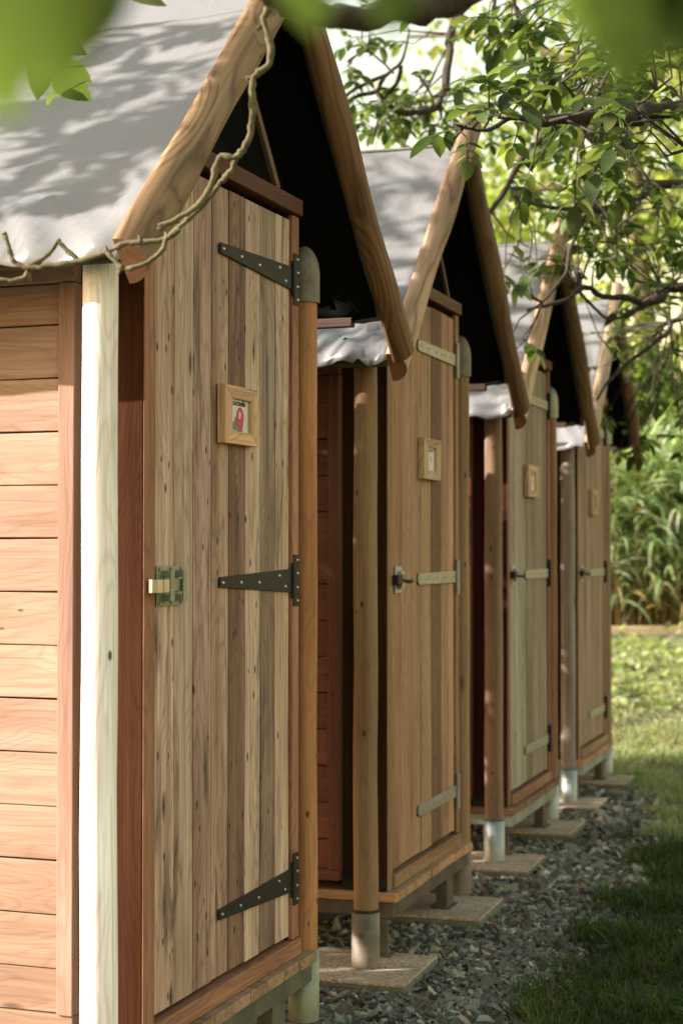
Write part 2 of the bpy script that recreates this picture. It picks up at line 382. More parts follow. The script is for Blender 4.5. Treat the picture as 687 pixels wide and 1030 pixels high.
# slate chippings
def stones(n, ylo, yhi, smin, smax, xl=None):
    y = NR.uniform(ylo, yhi, n); r = bx_np(y) + NR.normal(0, .05, n) - .02; l = -1.1 + .31 * (y - 3.5) if xl is None else xl(y)
    x = l + (r - l) * NR.random(n) ** .8
    keep = np.ones(n, bool)
    for (hx0, hy0, hz0, ya) in HUTS:
        s_, c_ = math.sin(ya), math.cos(ya); uu = (x - hx0) * s_ + (y - hy0) * c_; ww = (x - hx0) * c_ - (y - hy0) * s_
        for u0, u1 in ((-.33, .045), (.565, .94)): keep &= ~((uu > u0 - .004) & (uu < u1 + .004) & (ww > -.235) & (ww < .155))
    x = x[keep]; y = y[keep]; n = len(x)
    z = gz_np(x, y) + NR.uniform(-.006, .009, n)
    base = np.array([[i, j, k] for k in (-1, 1) for j in (-1, 1) for i in (-1, 1)], float)
    B = base[None] * (1 + NR.normal(0, .28, (n, 8, 3)))
    B[:, 4:, :2] *= NR.uniform(.35, .95, (n, 1, 1))
    s = NR.uniform(smin, smax, n) * (1 + .8 * (NR.random(n) > .93))
    S = np.stack([s, s * NR.uniform(.45, .85, n), s * NR.uniform(.16, .40, n)], 1) * .5
    B = B * S[:, None]
    az = NR.uniform(0, 2 * np.pi, n); tx = NR.normal(0, .45, n); ty = NR.normal(0, .45, n)
    ca, sa = np.cos(az), np.sin(az)
    X = B[..., 0] * ca[:, None] - B[..., 1] * sa[:, None]; Y = B[..., 0] * sa[:, None] + B[..., 1] * ca[:, None]; Z = B[..., 2] + X * tx[:, None] + Y * ty[:, None]
    Vv = np.stack([X + x[:, None], Y + y[:, None], Z + z[:, None]], -1).reshape(-1, 3)
    fq = np.array([[0, 2, 3, 1], [4, 5, 7, 6], [0, 1, 5, 4], [1, 3, 7, 5], [3, 2, 6, 7], [2, 0, 4, 6]])
    Ff = (fq[None] + (np.arange(n) * 8)[:, None, None]).reshape(-1, 4)
    v = NR.gamma(2, .5, n)[:, None] * .095 + .012
    hue = NR.random(n)[:, None]
    c = v * 1.35 * (np.array([[1.12, 1.16, .86]]) * (hue < .85) + np.array([[1.3, 1.0, .68]]) * (hue >= .85))
    c = np.repeat(np.clip(c, .015, .5), 8, 0)
    return Vv, Ff, c
a1 = stones(42000, 3.9, 6.3, .013, .032, lambda y: -.75 + .31 * (y - 3.5)); a2 = stones(24000, 6.3, 9.7, .02, .044, lambda y: -.9 + .31 * (y - 3.5)); a3 = stones(3000, .5, 3.9, .025, .05)
vv = []; ff = []; cc = []; b = 0
for q in (a1, a2, a3): vv.append(q[0]); ff.append(q[1] + b); cc.append(q[2]); b += len(q[0])
gr = mesh_np('slate_gravel', np.concatenate(vv), np.concatenate(ff), M['stone'], np.concatenate(cc), smooth=False)
tag(gr, 'grey slate chippings spread along the cabin fronts', 'gravel', None, 'stuff')

# ------------------------------------------------------------------ the cabins
def hx(c): return tuple(((x / 255) ** 2.2) for x in c)
RED = (.135, .048, .026)
def vary(c, a=.12, h=.04):
    k = 1 + R.uniform(-a, a); return tuple(max(.004, x * k * (1 + R.uniform(-h, h))) for x in c)

HCFG = [
 dict(label='nearest wooden cabin with old pallet board door, black hinges and side wall coloured as sunlit',
      tints=[(0.516, 0.366, 0.269), (0.465, 0.336, 0.250), (0.388, 0.273, 0.202), (0.414, 0.273, 0.187), (0.259, 0.158, 0.101), (0.516, 0.377, 0.283), (0.310, 0.214, 0.154), (0.555, 0.391, 0.283)],
      edges=[.058, .156, .254, .352, .448, .543, .637, .734, .828], mat='door_old', jamb=(.32, .155, .085), lint=(.11, .042, .024), stud=(.060, .024, .012),
      side=(.33, .205, .138), rail=(.30, .19, .12), lpost=(.86, .81, .74), rpost=(.34, .155, .06), llog=(.23, .145, .068), rlog=(.17, .092, .040),  # side: sunlight put into the colour, same paint as the other cabins
      deck=(.33, .22, .12), base='galv_green', joist='joist', hinge='black', foot_l='galv_old'),
 dict(label='second cabin from the front with tan board door and grey strap hinges',
      tints=[(0.340, 0.195, 0.110), (0.371, 0.214, 0.120), (0.350, 0.205, 0.115), (0.381, 0.228, 0.130), (0.165, 0.088, 0.048), (0.340, 0.200, 0.110), (0.391, 0.233, 0.130)],
      edges=[.058, .165, .275, .40, .525, .655, .755, .828], mat='door_new', jamb=(.27, .165, .085), lint=(.18, .095, .047), stud=(.045, .022, .012),
      side=(.17, .062, .038), rail=(.16, .06, .036), lpost=(.25, .15, .075), rpost=(.24, .145, .07), llog=(.46, .31, .20), rlog=(.16, .09, .042),  # lpost darkened in colour to stand in for missing shade
      deck=(.42, .25, .135), base='galv_old', joist='joist_brown', hinge='zinc', foot_l='galv_old'),
 dict(label='third cabin from the front with grey green board door and bluish steel post sleeves',
      tints=[(0.330, 0.298, 0.221), (0.350, 0.316, 0.240), (0.278, 0.233, 0.158), (0.247, 0.205, 0.139), (0.278, 0.228, 0.158), (0.258, 0.205, 0.139), (0.288, 0.233, 0.163)],
      edges=[.058, .165, .275, .40, .525, .655, .755, .828], mat='door_new', jamb=(.25, .12, .065), lint=(.19, .065, .04), stud=(.05, .018, .011),
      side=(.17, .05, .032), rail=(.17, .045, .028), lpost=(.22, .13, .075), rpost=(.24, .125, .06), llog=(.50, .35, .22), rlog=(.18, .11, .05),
      deck=(.22, .12, .07), base='galv', joist='joist_grey', hinge='zinc', foot_l='galv'),
 dict(label='farthest cabin in the row with greyish brown board door, at the edge of the lawn',
      tints=[(0.319, 0.223, 0.158), (0.299, 0.209, 0.149), (0.309, 0.219, 0.154), (0.268, 0.186, 0.130), (0.288, 0.205, 0.144), (0.340, 0.214, 0.134), (0.278, 0.191, 0.130)],
      edges=[.058, .165, .275, .40, .525, .655, .755, .828], mat='door_new', jamb=(.29, .18, .10), lint=(.22, .11, .06), stud=(.04, .02, .012),
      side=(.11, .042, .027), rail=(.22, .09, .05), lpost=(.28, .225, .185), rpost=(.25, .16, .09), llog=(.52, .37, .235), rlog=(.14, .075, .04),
      deck=(.40, .22, .12), base='galv', joist='joist_grey', hinge='zinc', foot_l='galv'),
]
# hut axes: local x = outward from the door (w), local y = along the front (u), z up from the deck
APEX_U, APEX_Z, F_W = .575, 2.455, .09
LU, LZ, RU, RZ = -.27, 1.59, 1.42, 1.615
BACK = -1.16

def roof_sheet(name, mat, side, parent, seed, w0, w1, drop=0., length=1.0, thick=.0035, wrinkle=1., first=True):
    """one slope of the tarpaulin as a wrinkled sheet with thickness; side -1 left, +1 right"""
    nw, ns = 60, 56; end = (1.175 if first else 1.07) * length
    top = []
    for i in range(ns + 1):
        s = end * i / ns
        for j in range(nw + 1):
            wv = w0 + (w1 - w0) * j / nw
            du = side * s * .7071; z = APEX_Z - s * .7071
            e = s / end
            n1 = mnoise.noise(Vector((wv * 2.2 + seed, s * 1.6, seed))) * .010
            # gathered folds that fan up from the eave
            fan = mnoise.noise(Vector((wv * 9. + e * 2.4 + seed * 3, s * 1.4, 3.))) * .022 * max(0., e - .62) / .38
            ridge = 1 - abs(mnoise.noise(Vector((wv * 13. - s * 9 + seed, s * 2.2, 7.)))) * 2.2
            fan += max(0., ridge) ** 4 * .022 * max(0., e - .74) / .26
            seam = .007 * math.exp(-((s - .72 * end) / .012) ** 2) + .007 * math.exp(-((s - .22 * end) / .012) ** 2)
            h = (n1 + fan) * wrinkle + seam - drop
            bag = -.006 * math.sin(math.pi * min(1, max(0, (w0 - wv) / .5)))
            h += bag
            lipz = 0.
            if e > .965: lipz = -(e - .965) / .035 * .02
            edge = (.010 * mnoise.noise(Vector((wv * 8 + seed, 1.5, 2.)))) * (e ** 10)
            top.append((wv, APEX_U + du + side * h * .7071, z + h * .7071 + lipz + edge))
    n = len(top); m = nw + 1
    fs = []
    for i in range(ns):
        for j in range(nw):
            a = i * m + j; q = [a, a + 1, a + 1 + m, a + m]
            fs.append(q if side < 0 else q[::-1])
    b = MB(); b.add(top, fs, top, (1, 1, 1), 0, True)
    o = b.build(name, mat, parent)
    so_ = o.modifiers.new('thickness', 'SOLIDIFY'); so_.thickness = thick; so_.offset = -1 if True else 0
    return o

def strap_screws(m, pts, x):
    for (u, z) in pts: m.tube([(x, u, z), (x + .003, u, z)], [.0042, .0030], 8, (1, 1, 1), mi=1)

def make_hinge(kind, z, parent, x0):
    h = MB()
    off = (0, 0, 0)
    if kind == 'black':
        u0, u1 = .385, .832; z0a, z0b = z - .012 + .004, z + .012 + .004; z1a, z1b = z - .030, z + .030
        vs = []
        for x in (x0, x0 + .004):
            vs += [(x, u0, z0a), (x, u0 + .002, z0a - .0), (x, u1, z1a), (x, u1, z1b), (x, u0, z0b)]
        fs = [[4, 3, 2, 1, 0], [5, 6, 7, 8, 9]] + [[i, (i + 1) % 5, (i + 1) % 5 + 5, i + 5] for i in range(5)]
        h.add(vs, fs, vs, (1, 1, 1))
        h.box((x0 + .0, .838, z - .066), (x0 + .007, .872, z + .066)); h.tube([(x0 + .006, .835, z - .045), (x0 + .006, .835, z + .045)], .0055, 10)
        s = h; strap_screws(s, [(.40, z + .003), (.505, z + .002), (.615, z - .001), (.745, z + .014), (.785, z - .014)], x0 + .004)
        strap_screws(s, [(.86, z + .052), (.862, z + .018), (.86, z - .018), (.862, z - .052)], x0 + .007)
        o = h.build('hinge', [M['black_iron'], M['screw']], parent, .0009)
    else:
        u0, u1 = .345, .832; hh = .019
        prof = [(u0, z - hh * .5), (u0 + .012, z - hh), (u1, z - hh * 1.1), (u1, z + hh * 1.1), (u0 + .012, z + hh), (u0, z + hh * .5)]
        vs = [(x0, a, b) for a, b in prof] + [(x0 + .005, a, b) for a, b in prof]; n = len(prof)
        fs = [list(range(n))[::-1], list(range(n, 2 * n))] + [[i, (i + 1) % n, (i + 1) % n + n, i + n] for i in range(n)]
        h.add(vs, fs, vs, (1, 1, 1))
        strap_screws(h, [(.37, z), (.47, z), (.57, z), (.67, z), (.77, z)], x0 + .005)
        o = h.build('hinge', [M['zinc'], M['galv']], parent, .0009)
        p = MB(); p.box((x0, .84, z - .062), (x0 + .006, .862, z + .062)); p.tube([(x0 + .009, .836, z - .062), (x0 + .009, .836, z + .062)], .008, 10)
        p.build('hinge_plate', M['black_iron'] if kind == 'dark' else M['zinc'], o, .001)
    return o

def make_latch(kind, z, parent, x0):
    l = MB()
    if kind == 'bolt':
        l.box((x0, .060, z - .043), (x0 + .003, .184, z + .043))
        for u in (.095, .158):                                   # two bent guides
            for dz in (-.026, .026): l.box((x0 + .003, u - .010, z + dz - .007), (x0 + .020, u + .010, z + dz + .007))
            l.box((x0 + .020, u - .010, z - .033), (x0 + .024, u + .010, z + .033))
        strap_screws(l, [(.07, z + .036), (.125, z + .036), (.176, z + .036), (.07, z - .036), (.125, z - .036), (.176, z - .036)], x0 + .003)
        o = l.build('latch', [M['galv_green'], M['galv_old']], parent, .001)
        b = MB(); b.box((x0 + .008, .030, z - .012), (x0 + .016, .176, z + .014)); o2 = b.build('bolt', M['galv_green'], o, .001)
        k = MB(); pr = [(.012, .05), (.012, .012), (.016, -.004), (.026, -.008), (.036, -.002), (.040, .012), (.036, .030), (.040, .046), (.034, .050), (.029, .030), (.033, .013), (.030, .005), (.025, .002), (.020, .006), (.018, .016), (.018, .05)]; n_ = len(pr)
        vs = [(x0 + a, b, z - .013) for a, b in pr] + [(x0 + a, b, z + .015) for a, b in pr]
        k.add(vs, [list(range(n_)), list(range(n_, 2 * n_))[::-1]] + [[q, q + n_, (q + 1) % n_ + n_, (q + 1) % n_] for q in range(n_)], vs, (1, 1, 1))
        k.build('bolt_grip', M['brass'], o, .001)
    else:
        l.box((x0, .085, z - .042), (x0 + .003, .155, z + .042))
        for dz in (-.022, .022): l.box((x0 + .003, .11, z + dz - .006), (x0 + .016, .145, z + dz + .006))
        o = l.build('latch', M['galv'], parent, .001)
        k = MB(); k.box((x0 + .004, .045, z - .014), (x0 + .024, .10, z + .016)); k.tube([(x0 + .012, .10, z), (x0 + .030, .15, z - .006), (x0 + .032, .175, z - .004)], .006, 8)
        k.build('bolt_grip', M['black_iron'], o, .002)
        if kind == 'padlock':
            p = MB(); p.box((x0 + .006, .10, z - .022), (x0 + .022, .135, z - .004)); p.build('padlock_body', M['brass'], o, .003)
    return o

def make_hut(i):
    hx_, hy, hz, yaw = HUTS[i]; c = HCFG[i]
    R.seed(100 + i)
    root = empty('wooden_cabin', (hx_, hy, hz + EYE), -yaw)     # local x = w, local y = u
    tag(root, c['label'], 'cabin', 'wooden cabins standing in a row')
    low = gz(hx_, hy) - (hz + EYE) - .03
    # ---- door
    d = MB(); E = c['edges']
    for k in range(len(E) - 1):
        j = R.uniform(-.0012, .0012); t = vary(c['tints'][k], .10)
        u0, u1 = E[k] + .0020, E[k + 1] - .0020; dx = -.006 + R.uniform(-.0015, .0015)
        ph = R.uniform(0, 9)
        d.box((dx - .022, u0, .055 + R.uniform(0, .003)), (dx, u1, 1.884 + R.uniform(-.003, .002)), t, 2, cuts=14,
              warp=lambda p, ph=ph: [p[0] + .0008 * math.sin(p[2] * 3 + ph), p[1] + .0006 * math.sin(p[2] * 5 + ph), p[2]])
    d.box((-.040, .060, .06), (-.030, .826, 1.88), (.03, .02, .012), 2)
    door = d.build('door', M[c['mat']], root, .0013)
    x0 = -.004
    hk = c['hinge']
    for z in (1.735, .960, .197): make_hinge(hk if hk == 'black' else ('zinc' if i == 1 else 'dark'), z, door, x0 + .0005)
    make_latch('bolt' if i == 0 else ('padlock' if i == 1 else 'small'), .962, door, x0 + .0005)
    # ---- frame
    f = MB(); jt = c['jamb']
    f.box((-.003, 0, 0), (0, .052, 1.86), jt, 2); f.build('door_jamb', M['stained'], root, .002)
    f = MB(); f.box((-.013, .835, .045), (0, .88, 1.90), jt, 2); f.build('door_jamb', M['stained'], root, .002)
    f = MB(); f.box((-.045, .10, 1.902), (.012, .88, 1.944), c['lint'], 1); f.build('lintel', M['stained'], root, .003)
    f = MB(); f.box((-.055, .0525, .0005), (.008, .88, .043), jt, 1); f.build('door_sill', M['stained'], root, .003)
    # ---- corner studs (dark side faces) and walls
    for lo_, hi_ in (((-.150, -.001, .045), (-.0035, -.001 + .05, 1.85)), ((-.150, .83, .045), (-.0135, .878, 1.90)), ((BACK, .004, .045), (BACK + .09, .05, 1.7)), ((BACK, .83, .045), (BACK + .09, .876, 1.8))):
        f = MB(); f.box(lo_, hi_, c['stud'], 2); f.build('corner_stud', M['darkwood'], root, .002)
    f = MB(); f.box((-.149, .0, .0), (-.0035, .05, .0445), (.02, .02, .018), 2); f.build('stud_foot', M['black_iron'], root)
    for sgn, nm in ((0, 'left'), (1, 'right')):
        s = MB(); z = .0645; k = 0
        ua, ub = (-.022, .002) if sgn == 0 else (.878, .902)
        while z < 1.60:
            z1 = min(.158 + .1132 * k, 1.604); joint = (R.random() < .5 and i > 0)
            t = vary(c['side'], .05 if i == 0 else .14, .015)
            off = R.uniform(-.0015, .0015) * (-1 if sgn == 0 else 1)
            lo = BACK + .04; hi = -.186
            wave = R.uniform(0, 9)
            s.box((lo, ua + off, z + .0014), (hi, ub + off, z1 - .0014), t, 0, cuts=6, warp=lambda p, wv=wave: [p[0], p[1] + .001 * math.sin(p[0] * 9 + wv), p[2] + .0008 * math.sin(p[0] * 7 + wv)])
            z = z1; k += 1
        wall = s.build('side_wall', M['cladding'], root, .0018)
        s = MB(); ta = tuple(x * .92 for x in c['side'])
        s.box((-.186, ua - (.012 if sgn == 0 else 0), .065), (-.148, ub + (.012 if sgn else 0), 1.604), vary(ta, .05), 2)
        s.build('corner_trim', M['cladding'], wall, .002)
        s = MB(); s.box((BACK + .03, ua - .010, 1.606), (-.150, ub + .010, 1.648), c['rail'], 0); s.build('wall_rail', M['cladding'], wall, .002)
        s = MB(); s.box((BACK + .03, ua - .006, .030), (-.150, ub + .006, .0635), c['rail'], 0)
        s.build('wall_rail', M['cladding'], wall, .002)
    s = MB()
    u = .01
    while u < .87: s.box((BACK - .02, u + .001, .05), (BACK, min(u + .11, .87), min(1.85, u + 1.70)), vary(c['side'], .1), 2); u += .111
    s.build('back_wall', M['cladding'], root, .002)
    # ---- black sheets added above the lintel to keep the loft dark, closing the front and back of the loft
    for wv, nm in ((-.075, 'gable_shade_sheet'), (BACK + .02, 'gable_shade_sheet')):
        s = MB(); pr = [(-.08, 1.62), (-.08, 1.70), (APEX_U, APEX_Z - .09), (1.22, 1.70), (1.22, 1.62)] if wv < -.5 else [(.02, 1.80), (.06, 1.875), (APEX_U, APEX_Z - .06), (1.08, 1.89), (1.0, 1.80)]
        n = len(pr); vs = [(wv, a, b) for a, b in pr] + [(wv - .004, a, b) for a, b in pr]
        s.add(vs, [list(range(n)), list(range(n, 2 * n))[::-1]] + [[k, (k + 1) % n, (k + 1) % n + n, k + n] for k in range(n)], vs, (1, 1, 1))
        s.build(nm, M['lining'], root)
    # ---- floor
    s = MB(); u = -.022
    while u < .93:
        u1 = min(u + .1045, .94); s.box((BACK - .03, u + .0022, -.028), (.031 + R.uniform(-.003, .003), u1 - .002, .0135 if False else -.0005 + R.uniform(-.0012, 0)), vary(c['deck'], .14, .06), 0); u += .1045
    s.build('deck', M['deckwood'], root, .002)
    s = MB()
    s.box((-.025, -.012, -.078), (.020, .925, -.0295)); s.box((BACK, -.012, -.078), (BACK + .045, .925, -.0295))
    s.box((BACK + .046, -.010, -.074), (-.026, .03, -.0295)); s.box((BACK + .046, .88, -.074), (-.026, .92, -.0295))
    s.build('floor_joist', M[c['joist']], root, .002)
    for (a, u, wd) in ((-.01, -.012, .02), (-.01, .70, .085), (BACK + .02, .02, .06), (BACK + .02, .82, .06)):
        s = MB(); s.box((a - .03, u, -.193), (a + .012, u + wd, -.079)); s.box((a - .045, u - .02, -.1945), (a + .026, u + wd + .02, -.190))
        s.build('support_leg', M['joist'] if i == 0 else M['joist_brown'], root, .002)
    # ---- log posts with steel sleeves
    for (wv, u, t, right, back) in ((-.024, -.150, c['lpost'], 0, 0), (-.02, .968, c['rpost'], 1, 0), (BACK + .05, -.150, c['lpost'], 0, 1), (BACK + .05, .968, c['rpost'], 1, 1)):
        r = .0375 if not right else .036
        ztop = 1.66 if not right else 1.80
        zs = -.02
        n = 15; p = MB()
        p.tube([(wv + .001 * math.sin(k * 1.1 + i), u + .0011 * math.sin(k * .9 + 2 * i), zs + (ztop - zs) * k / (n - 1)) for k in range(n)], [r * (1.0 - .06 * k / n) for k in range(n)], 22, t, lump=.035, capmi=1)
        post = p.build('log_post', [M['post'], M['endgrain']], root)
        s = MB(); rs = r + .005
        zt = -.005 if right or i == 0 else -.030
        prof = [(-.192, rs), (zt, rs), (zt, rs - .0025), (-.19, rs - .0025)]
        for za, ra in ((0, 0),):
            N = 28; vs = []; fs = []
            for q, (z_, r_) in enumerate(prof):
                for k in range(N): th = 2 * math.pi * k / N; vs.append((wv + r_ * math.cos(th), u + r_ * math.sin(th), z_))
            for q in range(3):
                for k in range(N): j = (k + 1) % N; fs.append([q * N + k, q * N + j, (q + 1) * N + j, (q + 1) * N + k])
            s.add(vs, fs, vs, (1, 1, 1), 0, True)
        s.tube([(wv, u - rs - .002, -.09), (wv, u - rs + .003, -.09)], .006, 8)
        s.build('post_sleeve', M[c['foot_l'] if not right else c['base']], post)
        if right:                                              # rounded steel cap that ties the post to the roof
            s = MB(); N = 24; vs = []; fs = []; rc = r + .006; rows = []
            for q in range(10):
                if q < 3: z_, r_, dx = 1.690 + .035 * q, rc, 0
                else: a = (q - 2) / 7 * math.pi / 2; z_, r_, dx = 1.76 + .082 * math.sin(a), rc * max(.02, math.cos(a)), 0
                for k in range(N): th = 2 * math.pi * k / N; vs.append((wv + dx + r_ * math.cos(th), u + r_ * math.sin(th), z_))
            for q in range(9):
                for k in range(N): j = (k + 1) % N; fs.append([q * N + k, q * N + j, (q + 1) * N + j, (q + 1) * N + k])
            s.add(vs, fs, vs, (1, 1, 1), 0, True)
            s.tube([(wv + .02, u + rc * .8, 1.705), (wv + .024, u + rc * .86, 1.705)], .004, 8)
            s.build('post_cap', M['galv_old'] if i < 2 else M['galv_green'], post)
    # ---- roof
    rfw = F_W - .004
    for sd_, nm in ((-1, 'l'), (1, 'r')):
        tp = roof_sheet('roof_cover', M['tarp'], sd_, root, 3.1 * i + sd_ * 7 + 2, rfw, BACK - .12, first=sd_ < 0, wrinkle=1. if i == 0 or sd_ > 0 else 1.5)
        roof_sheet('roof_lining', M['lining'], sd_, tp, 3.1 * i + sd_ * 7 + 2, rfw - .018, BACK - .10, drop=.013, length=.975, thick=.002, first=sd_ < 0, wrinkle=1. if i == 0 or sd_ > 0 else 1.5)
    eu, ez, er = (LU + .052, LZ + .026, .014)
    pu = MB(); pu.tube([(rfw - .02, eu, ez), (BACK - .08, eu, ez)], er, 12, (.10, .10, .045)); pu.build('eave_pole', M['log'], root)
    pu = MB(); pu.box((.0, 1.285, 1.668), (BACK - .08, 1.315, 1.694), (.085, .05, .028), 0); pu.build('eave_beam', M['stained'], root, .003)
    pu = MB(); pu.tube([(rfw - .02, APEX_U, APEX_Z - .05), (BACK - .08, APEX_U, APEX_Z - .05)], .030, 12, (.2, .12, .06)); pu.build('ridge_pole', M['log'], root)
    for a, b in (((.0, .745, 1.945), (.0, .50, 2.20)),):
        s = MB(); s.box((-.012, -.011, 0), (.0, .011, .335), (.14, .085, .05), 2); st = s.build('gable_strut', M['stained'], root, .001)
        st.location = (0.004, .735, 1.946); st.rotation_euler = (math.radians(40), 0, 0)
    # half-round rafter logs, flat side to the building
    Rr = .051
    def rafter(p0, p1, t):
        n = 14; m = MB(); a = Vector(p0); b = Vector(p1)
        m.tube([a.lerp(b, k / (n - 1)) + Vector((0, .003 * math.sin(k * .8 + i * 2), .003 * math.cos(k * .7 + i))) for k in range(n)], [Rr * (1 + .05 * math.sin(k * .9 + i)) for k in range(n)], 16, t, lump=.07, capmi=1, half=(-1, 0, 0))
        return m.build('rafter_log', [M['log'], M['endgrain']], root, .0)
    s0 = APEX_Z - APEX_U
    rafter((F_W, LU - .01, LZ + .0), (F_W, APEX_U + .085, APEX_Z + .075), c['llog'])
    rafter((F_W, RU, RZ - .01), (F_W, APEX_U + .045, APEX_Z - .055), c['rlog'])
    # small eyelets along the front hem
    s = MB()
    for sd_ in (-1, 1):
        for q in ():
            uu = APEX_U + sd_ * q * .80; zz = APEX_Z - q * .80
            s = MB(); s.tube([(F_W - .012, uu - sd_ * .055, zz - .055), (F_W - .002, uu - sd_ * .055, zz - .055)], .005, 10); s.build('hem_hook', M['galv_old'], root)
    return root
for i in range(4): make_hut(i)

def hutW(i, wv, u, z):
    x, y, z0, a = HUTS[i]; s, c = math.sin(a), math.cos(a)
    return Vector((x + u * s + wv * c, y + u * c - wv * s, z0 + EYE + z))

# ---- pavers under the feet
pl = [['square pebble paver under the near corner of the nearest cabin', 'square pebble paver under the far front leg of the nearest cabin'],
      ['square pebble paver under the round left post sleeve of the second cabin', 'square pebble paver under the dark right leg of the second cabin'],
      ['square pebble paver under the bluish left post sleeve of the third cabin', 'square pebble paver under the right leg of the third cabin'],
      ['square pebble paver under the left post sleeve of the farthest cabin', 'square pebble paver under the right leg of the farthest cabin, nearest the lawn']]
for i in range(4):
    for k, (u0, u1) in enumerate(((-.33, .045), (.565, .94))):
        R.seed(i * 5 + k)
        p = empty('concrete_paver', hutW(i, -.04, (u0 + u1) / 2, -.246), -HUTS[i][3] + R.uniform(-.02, .02)); tag(p, pl[i][k], 'paver', 'concrete pavers under the cabins')
        m = MB(); m.box((-.19, -(u1 - u0) / 2, 0), (.19, (u1 - u0) / 2, .042), (1, 1, 1)); m.build('paver_body', M['paver_side'], p, .004)
        m = MB(); m.box((-.187, -(u1 - u0) / 2 + .003, .0425), (.187, (u1 - u0) / 2 - .003, .0522)); m.build('paver_top', M['paver'], p, .003)

# ---- pictures on the doors
def text_mesh(txt, size, mat, parent, loc, rot, name='lettering', sx=1.):
    cu = bpy.data.curves.new('txt', 'FONT'); cu.body = txt; cu.size = size; cu.extrude = .0003; cu.align_x = 'CENTER'; cu.offset = size * .02
    tmp = bpy.data.objects.new('txt', cu); COL.objects.link(tmp); bpy.context.view_layer.update()
    me = bpy.data.meshes.new_from_object(tmp.evaluated_get(bpy.context.evaluated_depsgraph_get())); bpy.data.objects.remove(tmp)
    me.name = name; me.materials.clear(); me.materials.append(mat)
    o = bpy.data.objects.new(name, me); link(o, parent); o.location = loc; o.rotation_euler = rot; o.scale = (sx, 1, 1); return o
FR = [('chunky light wood picture frame with a red ladybird drawing, on the nearest door', .375, .572, 1.286, 1.422, (.56, .36, .20)),
      ('light wood picture frame with a pale sketch, on the tan door of the second cabin', .36, .57, 1.292, 1.43, (.48, .34, .19)),
      ('light wood picture frame on the grey green door of the third cabin', .34, .55, 1.30, 1.44, (.58, .38, .21)),
      ('small light wood picture frame on the farthest door', .35, .52, 1.27, 1.41, (.50, .35, .20))]
def flat(prof, x0, x1, name, mat, parent):
    m = MB(); n = len(prof); vs = [(x0, a, b) for a, b in prof] + [(x1, a, b) for a, b in prof]
    m.add(vs, [list(range(n))[::-1], list(range(n, 2 * n))] + [[k, (k + 1) % n, (k + 1) % n + n, k + n] for k in range(n)], vs, (1, 1, 1))
    return m.build(name, mat, parent)
for i, (lab, u0, u1, z0, z1, tc) in enumerate(FR):
    R.seed(50 + i)
    hx_, hy, hz, yaw = HUTS[i]
    p = empty('picture_frame', hutW(i, -.004, (u0 + u1) / 2, z0), -yaw); tag(p, lab, 'picture frame', 'framed pictures on the cabin doors')
    wd = (u1 - u0) / 2; H = z1 - z0; b = .044 if i == 0 else .055; bz = .030; D = .021
    for nm, prof, al in (('frame_side', [(-wd, 0), (-wd + b, bz), (-wd + b, H - bz), (-wd, H)], 2), ('frame_side', [(wd, 0), (wd, H), (wd - b, H - bz), (wd - b, bz)], 2),
                     ('frame_bottom', [(-wd, 0), (wd, 0), (wd - b, bz), (-wd + b, bz)], 1), ('frame_top', [(-wd, H), (-wd + b, H - bz), (wd - b, H - bz), (wd, H)], 1)):
        m = MB(); off = R.uniform(0, 30)
        ar = sum(prof[k][0] * prof[(k + 1) % 4][1] - prof[(k + 1) % 4][0] * prof[k][1] for k in range(4))
        if ar < 0: prof = prof[::-1]
        vs = [(0, a, z) for a, z in prof] + [(D, a, z) for a, z in prof]
        gs = [((v[al]) + off, v[3 - al] + off, v[0]) for v in vs]
        m.add(vs, [[3, 2, 1, 0], [4, 5, 6, 7]] + [[k, (k + 1) % 4, (k + 1) % 4 + 4, k + 4] for k in range(4)], gs, vary(tc, .08))
        m.build(nm, M['framewood'], p, .0015)
    pw, ph = wd - b + .004, H / 2 - bz + .004
    m = MB(); m.box((.009, -pw, H / 2 - ph), (.012, pw, H / 2 + ph)); pic = m.build('picture', M['paper'], p); pic.location.x = .0
    cz = H / 2
    if i == 0:
        text_mesh('coccinelle', .0185, M['ink'], pic, (.0125, 0, cz + .024), (math.pi / 2, 0, math.pi / 2), sx=1.02)
        # curved red shape standing on a dark green ground
        pr = []
        for k in range(22):
            th = 2 * math.pi * k / 22; pr.append((.006 + .021 * math.cos(th) * (1 + .10 * math.sin(3 * th)), cz - .008 + .029 * math.sin(th)))
        flat(pr, .0122, .0130, 'red_beetle', M['red_ink'], pic)
        flat([(.002 + .008 * math.cos(2 * math.pi * k / 12), cz + .002 + .010 * math.sin(2 * math.pi * k / 12)) for k in range(12)], .0131, .0135, 'pale_patch', M['pink_ink'], pic)
        flat([(-.038, cz - .035), (-.012, cz - .035), (-.014, cz - .012), (-.022, cz - .002), (-.028, cz - .014), (-.038, cz - .016)], .0122, .0128, 'leaf_patch', M['green_ink'], pic)
        flat([(-.018, cz - .038), (.024, cz - .038), (.018, cz - .032), (-.010, cz - .032)], .0131, .0134, 'leaf_patch', M['green_ink'], pic)
    else:
        flat([(-.020, cz + .024), (.030, cz + .026), (.030, cz + .034), (-.020, cz + .033)], .0122, .0127, 'dark_band', M['green_ink'], pic)
        flat([(-.012, cz + .002), (.004, cz + .012), (.020, cz - .008), (.014, cz - .012), (.002, cz + .004)], .0122, .0127, 'sketch', M['ochre_ink'], pic)

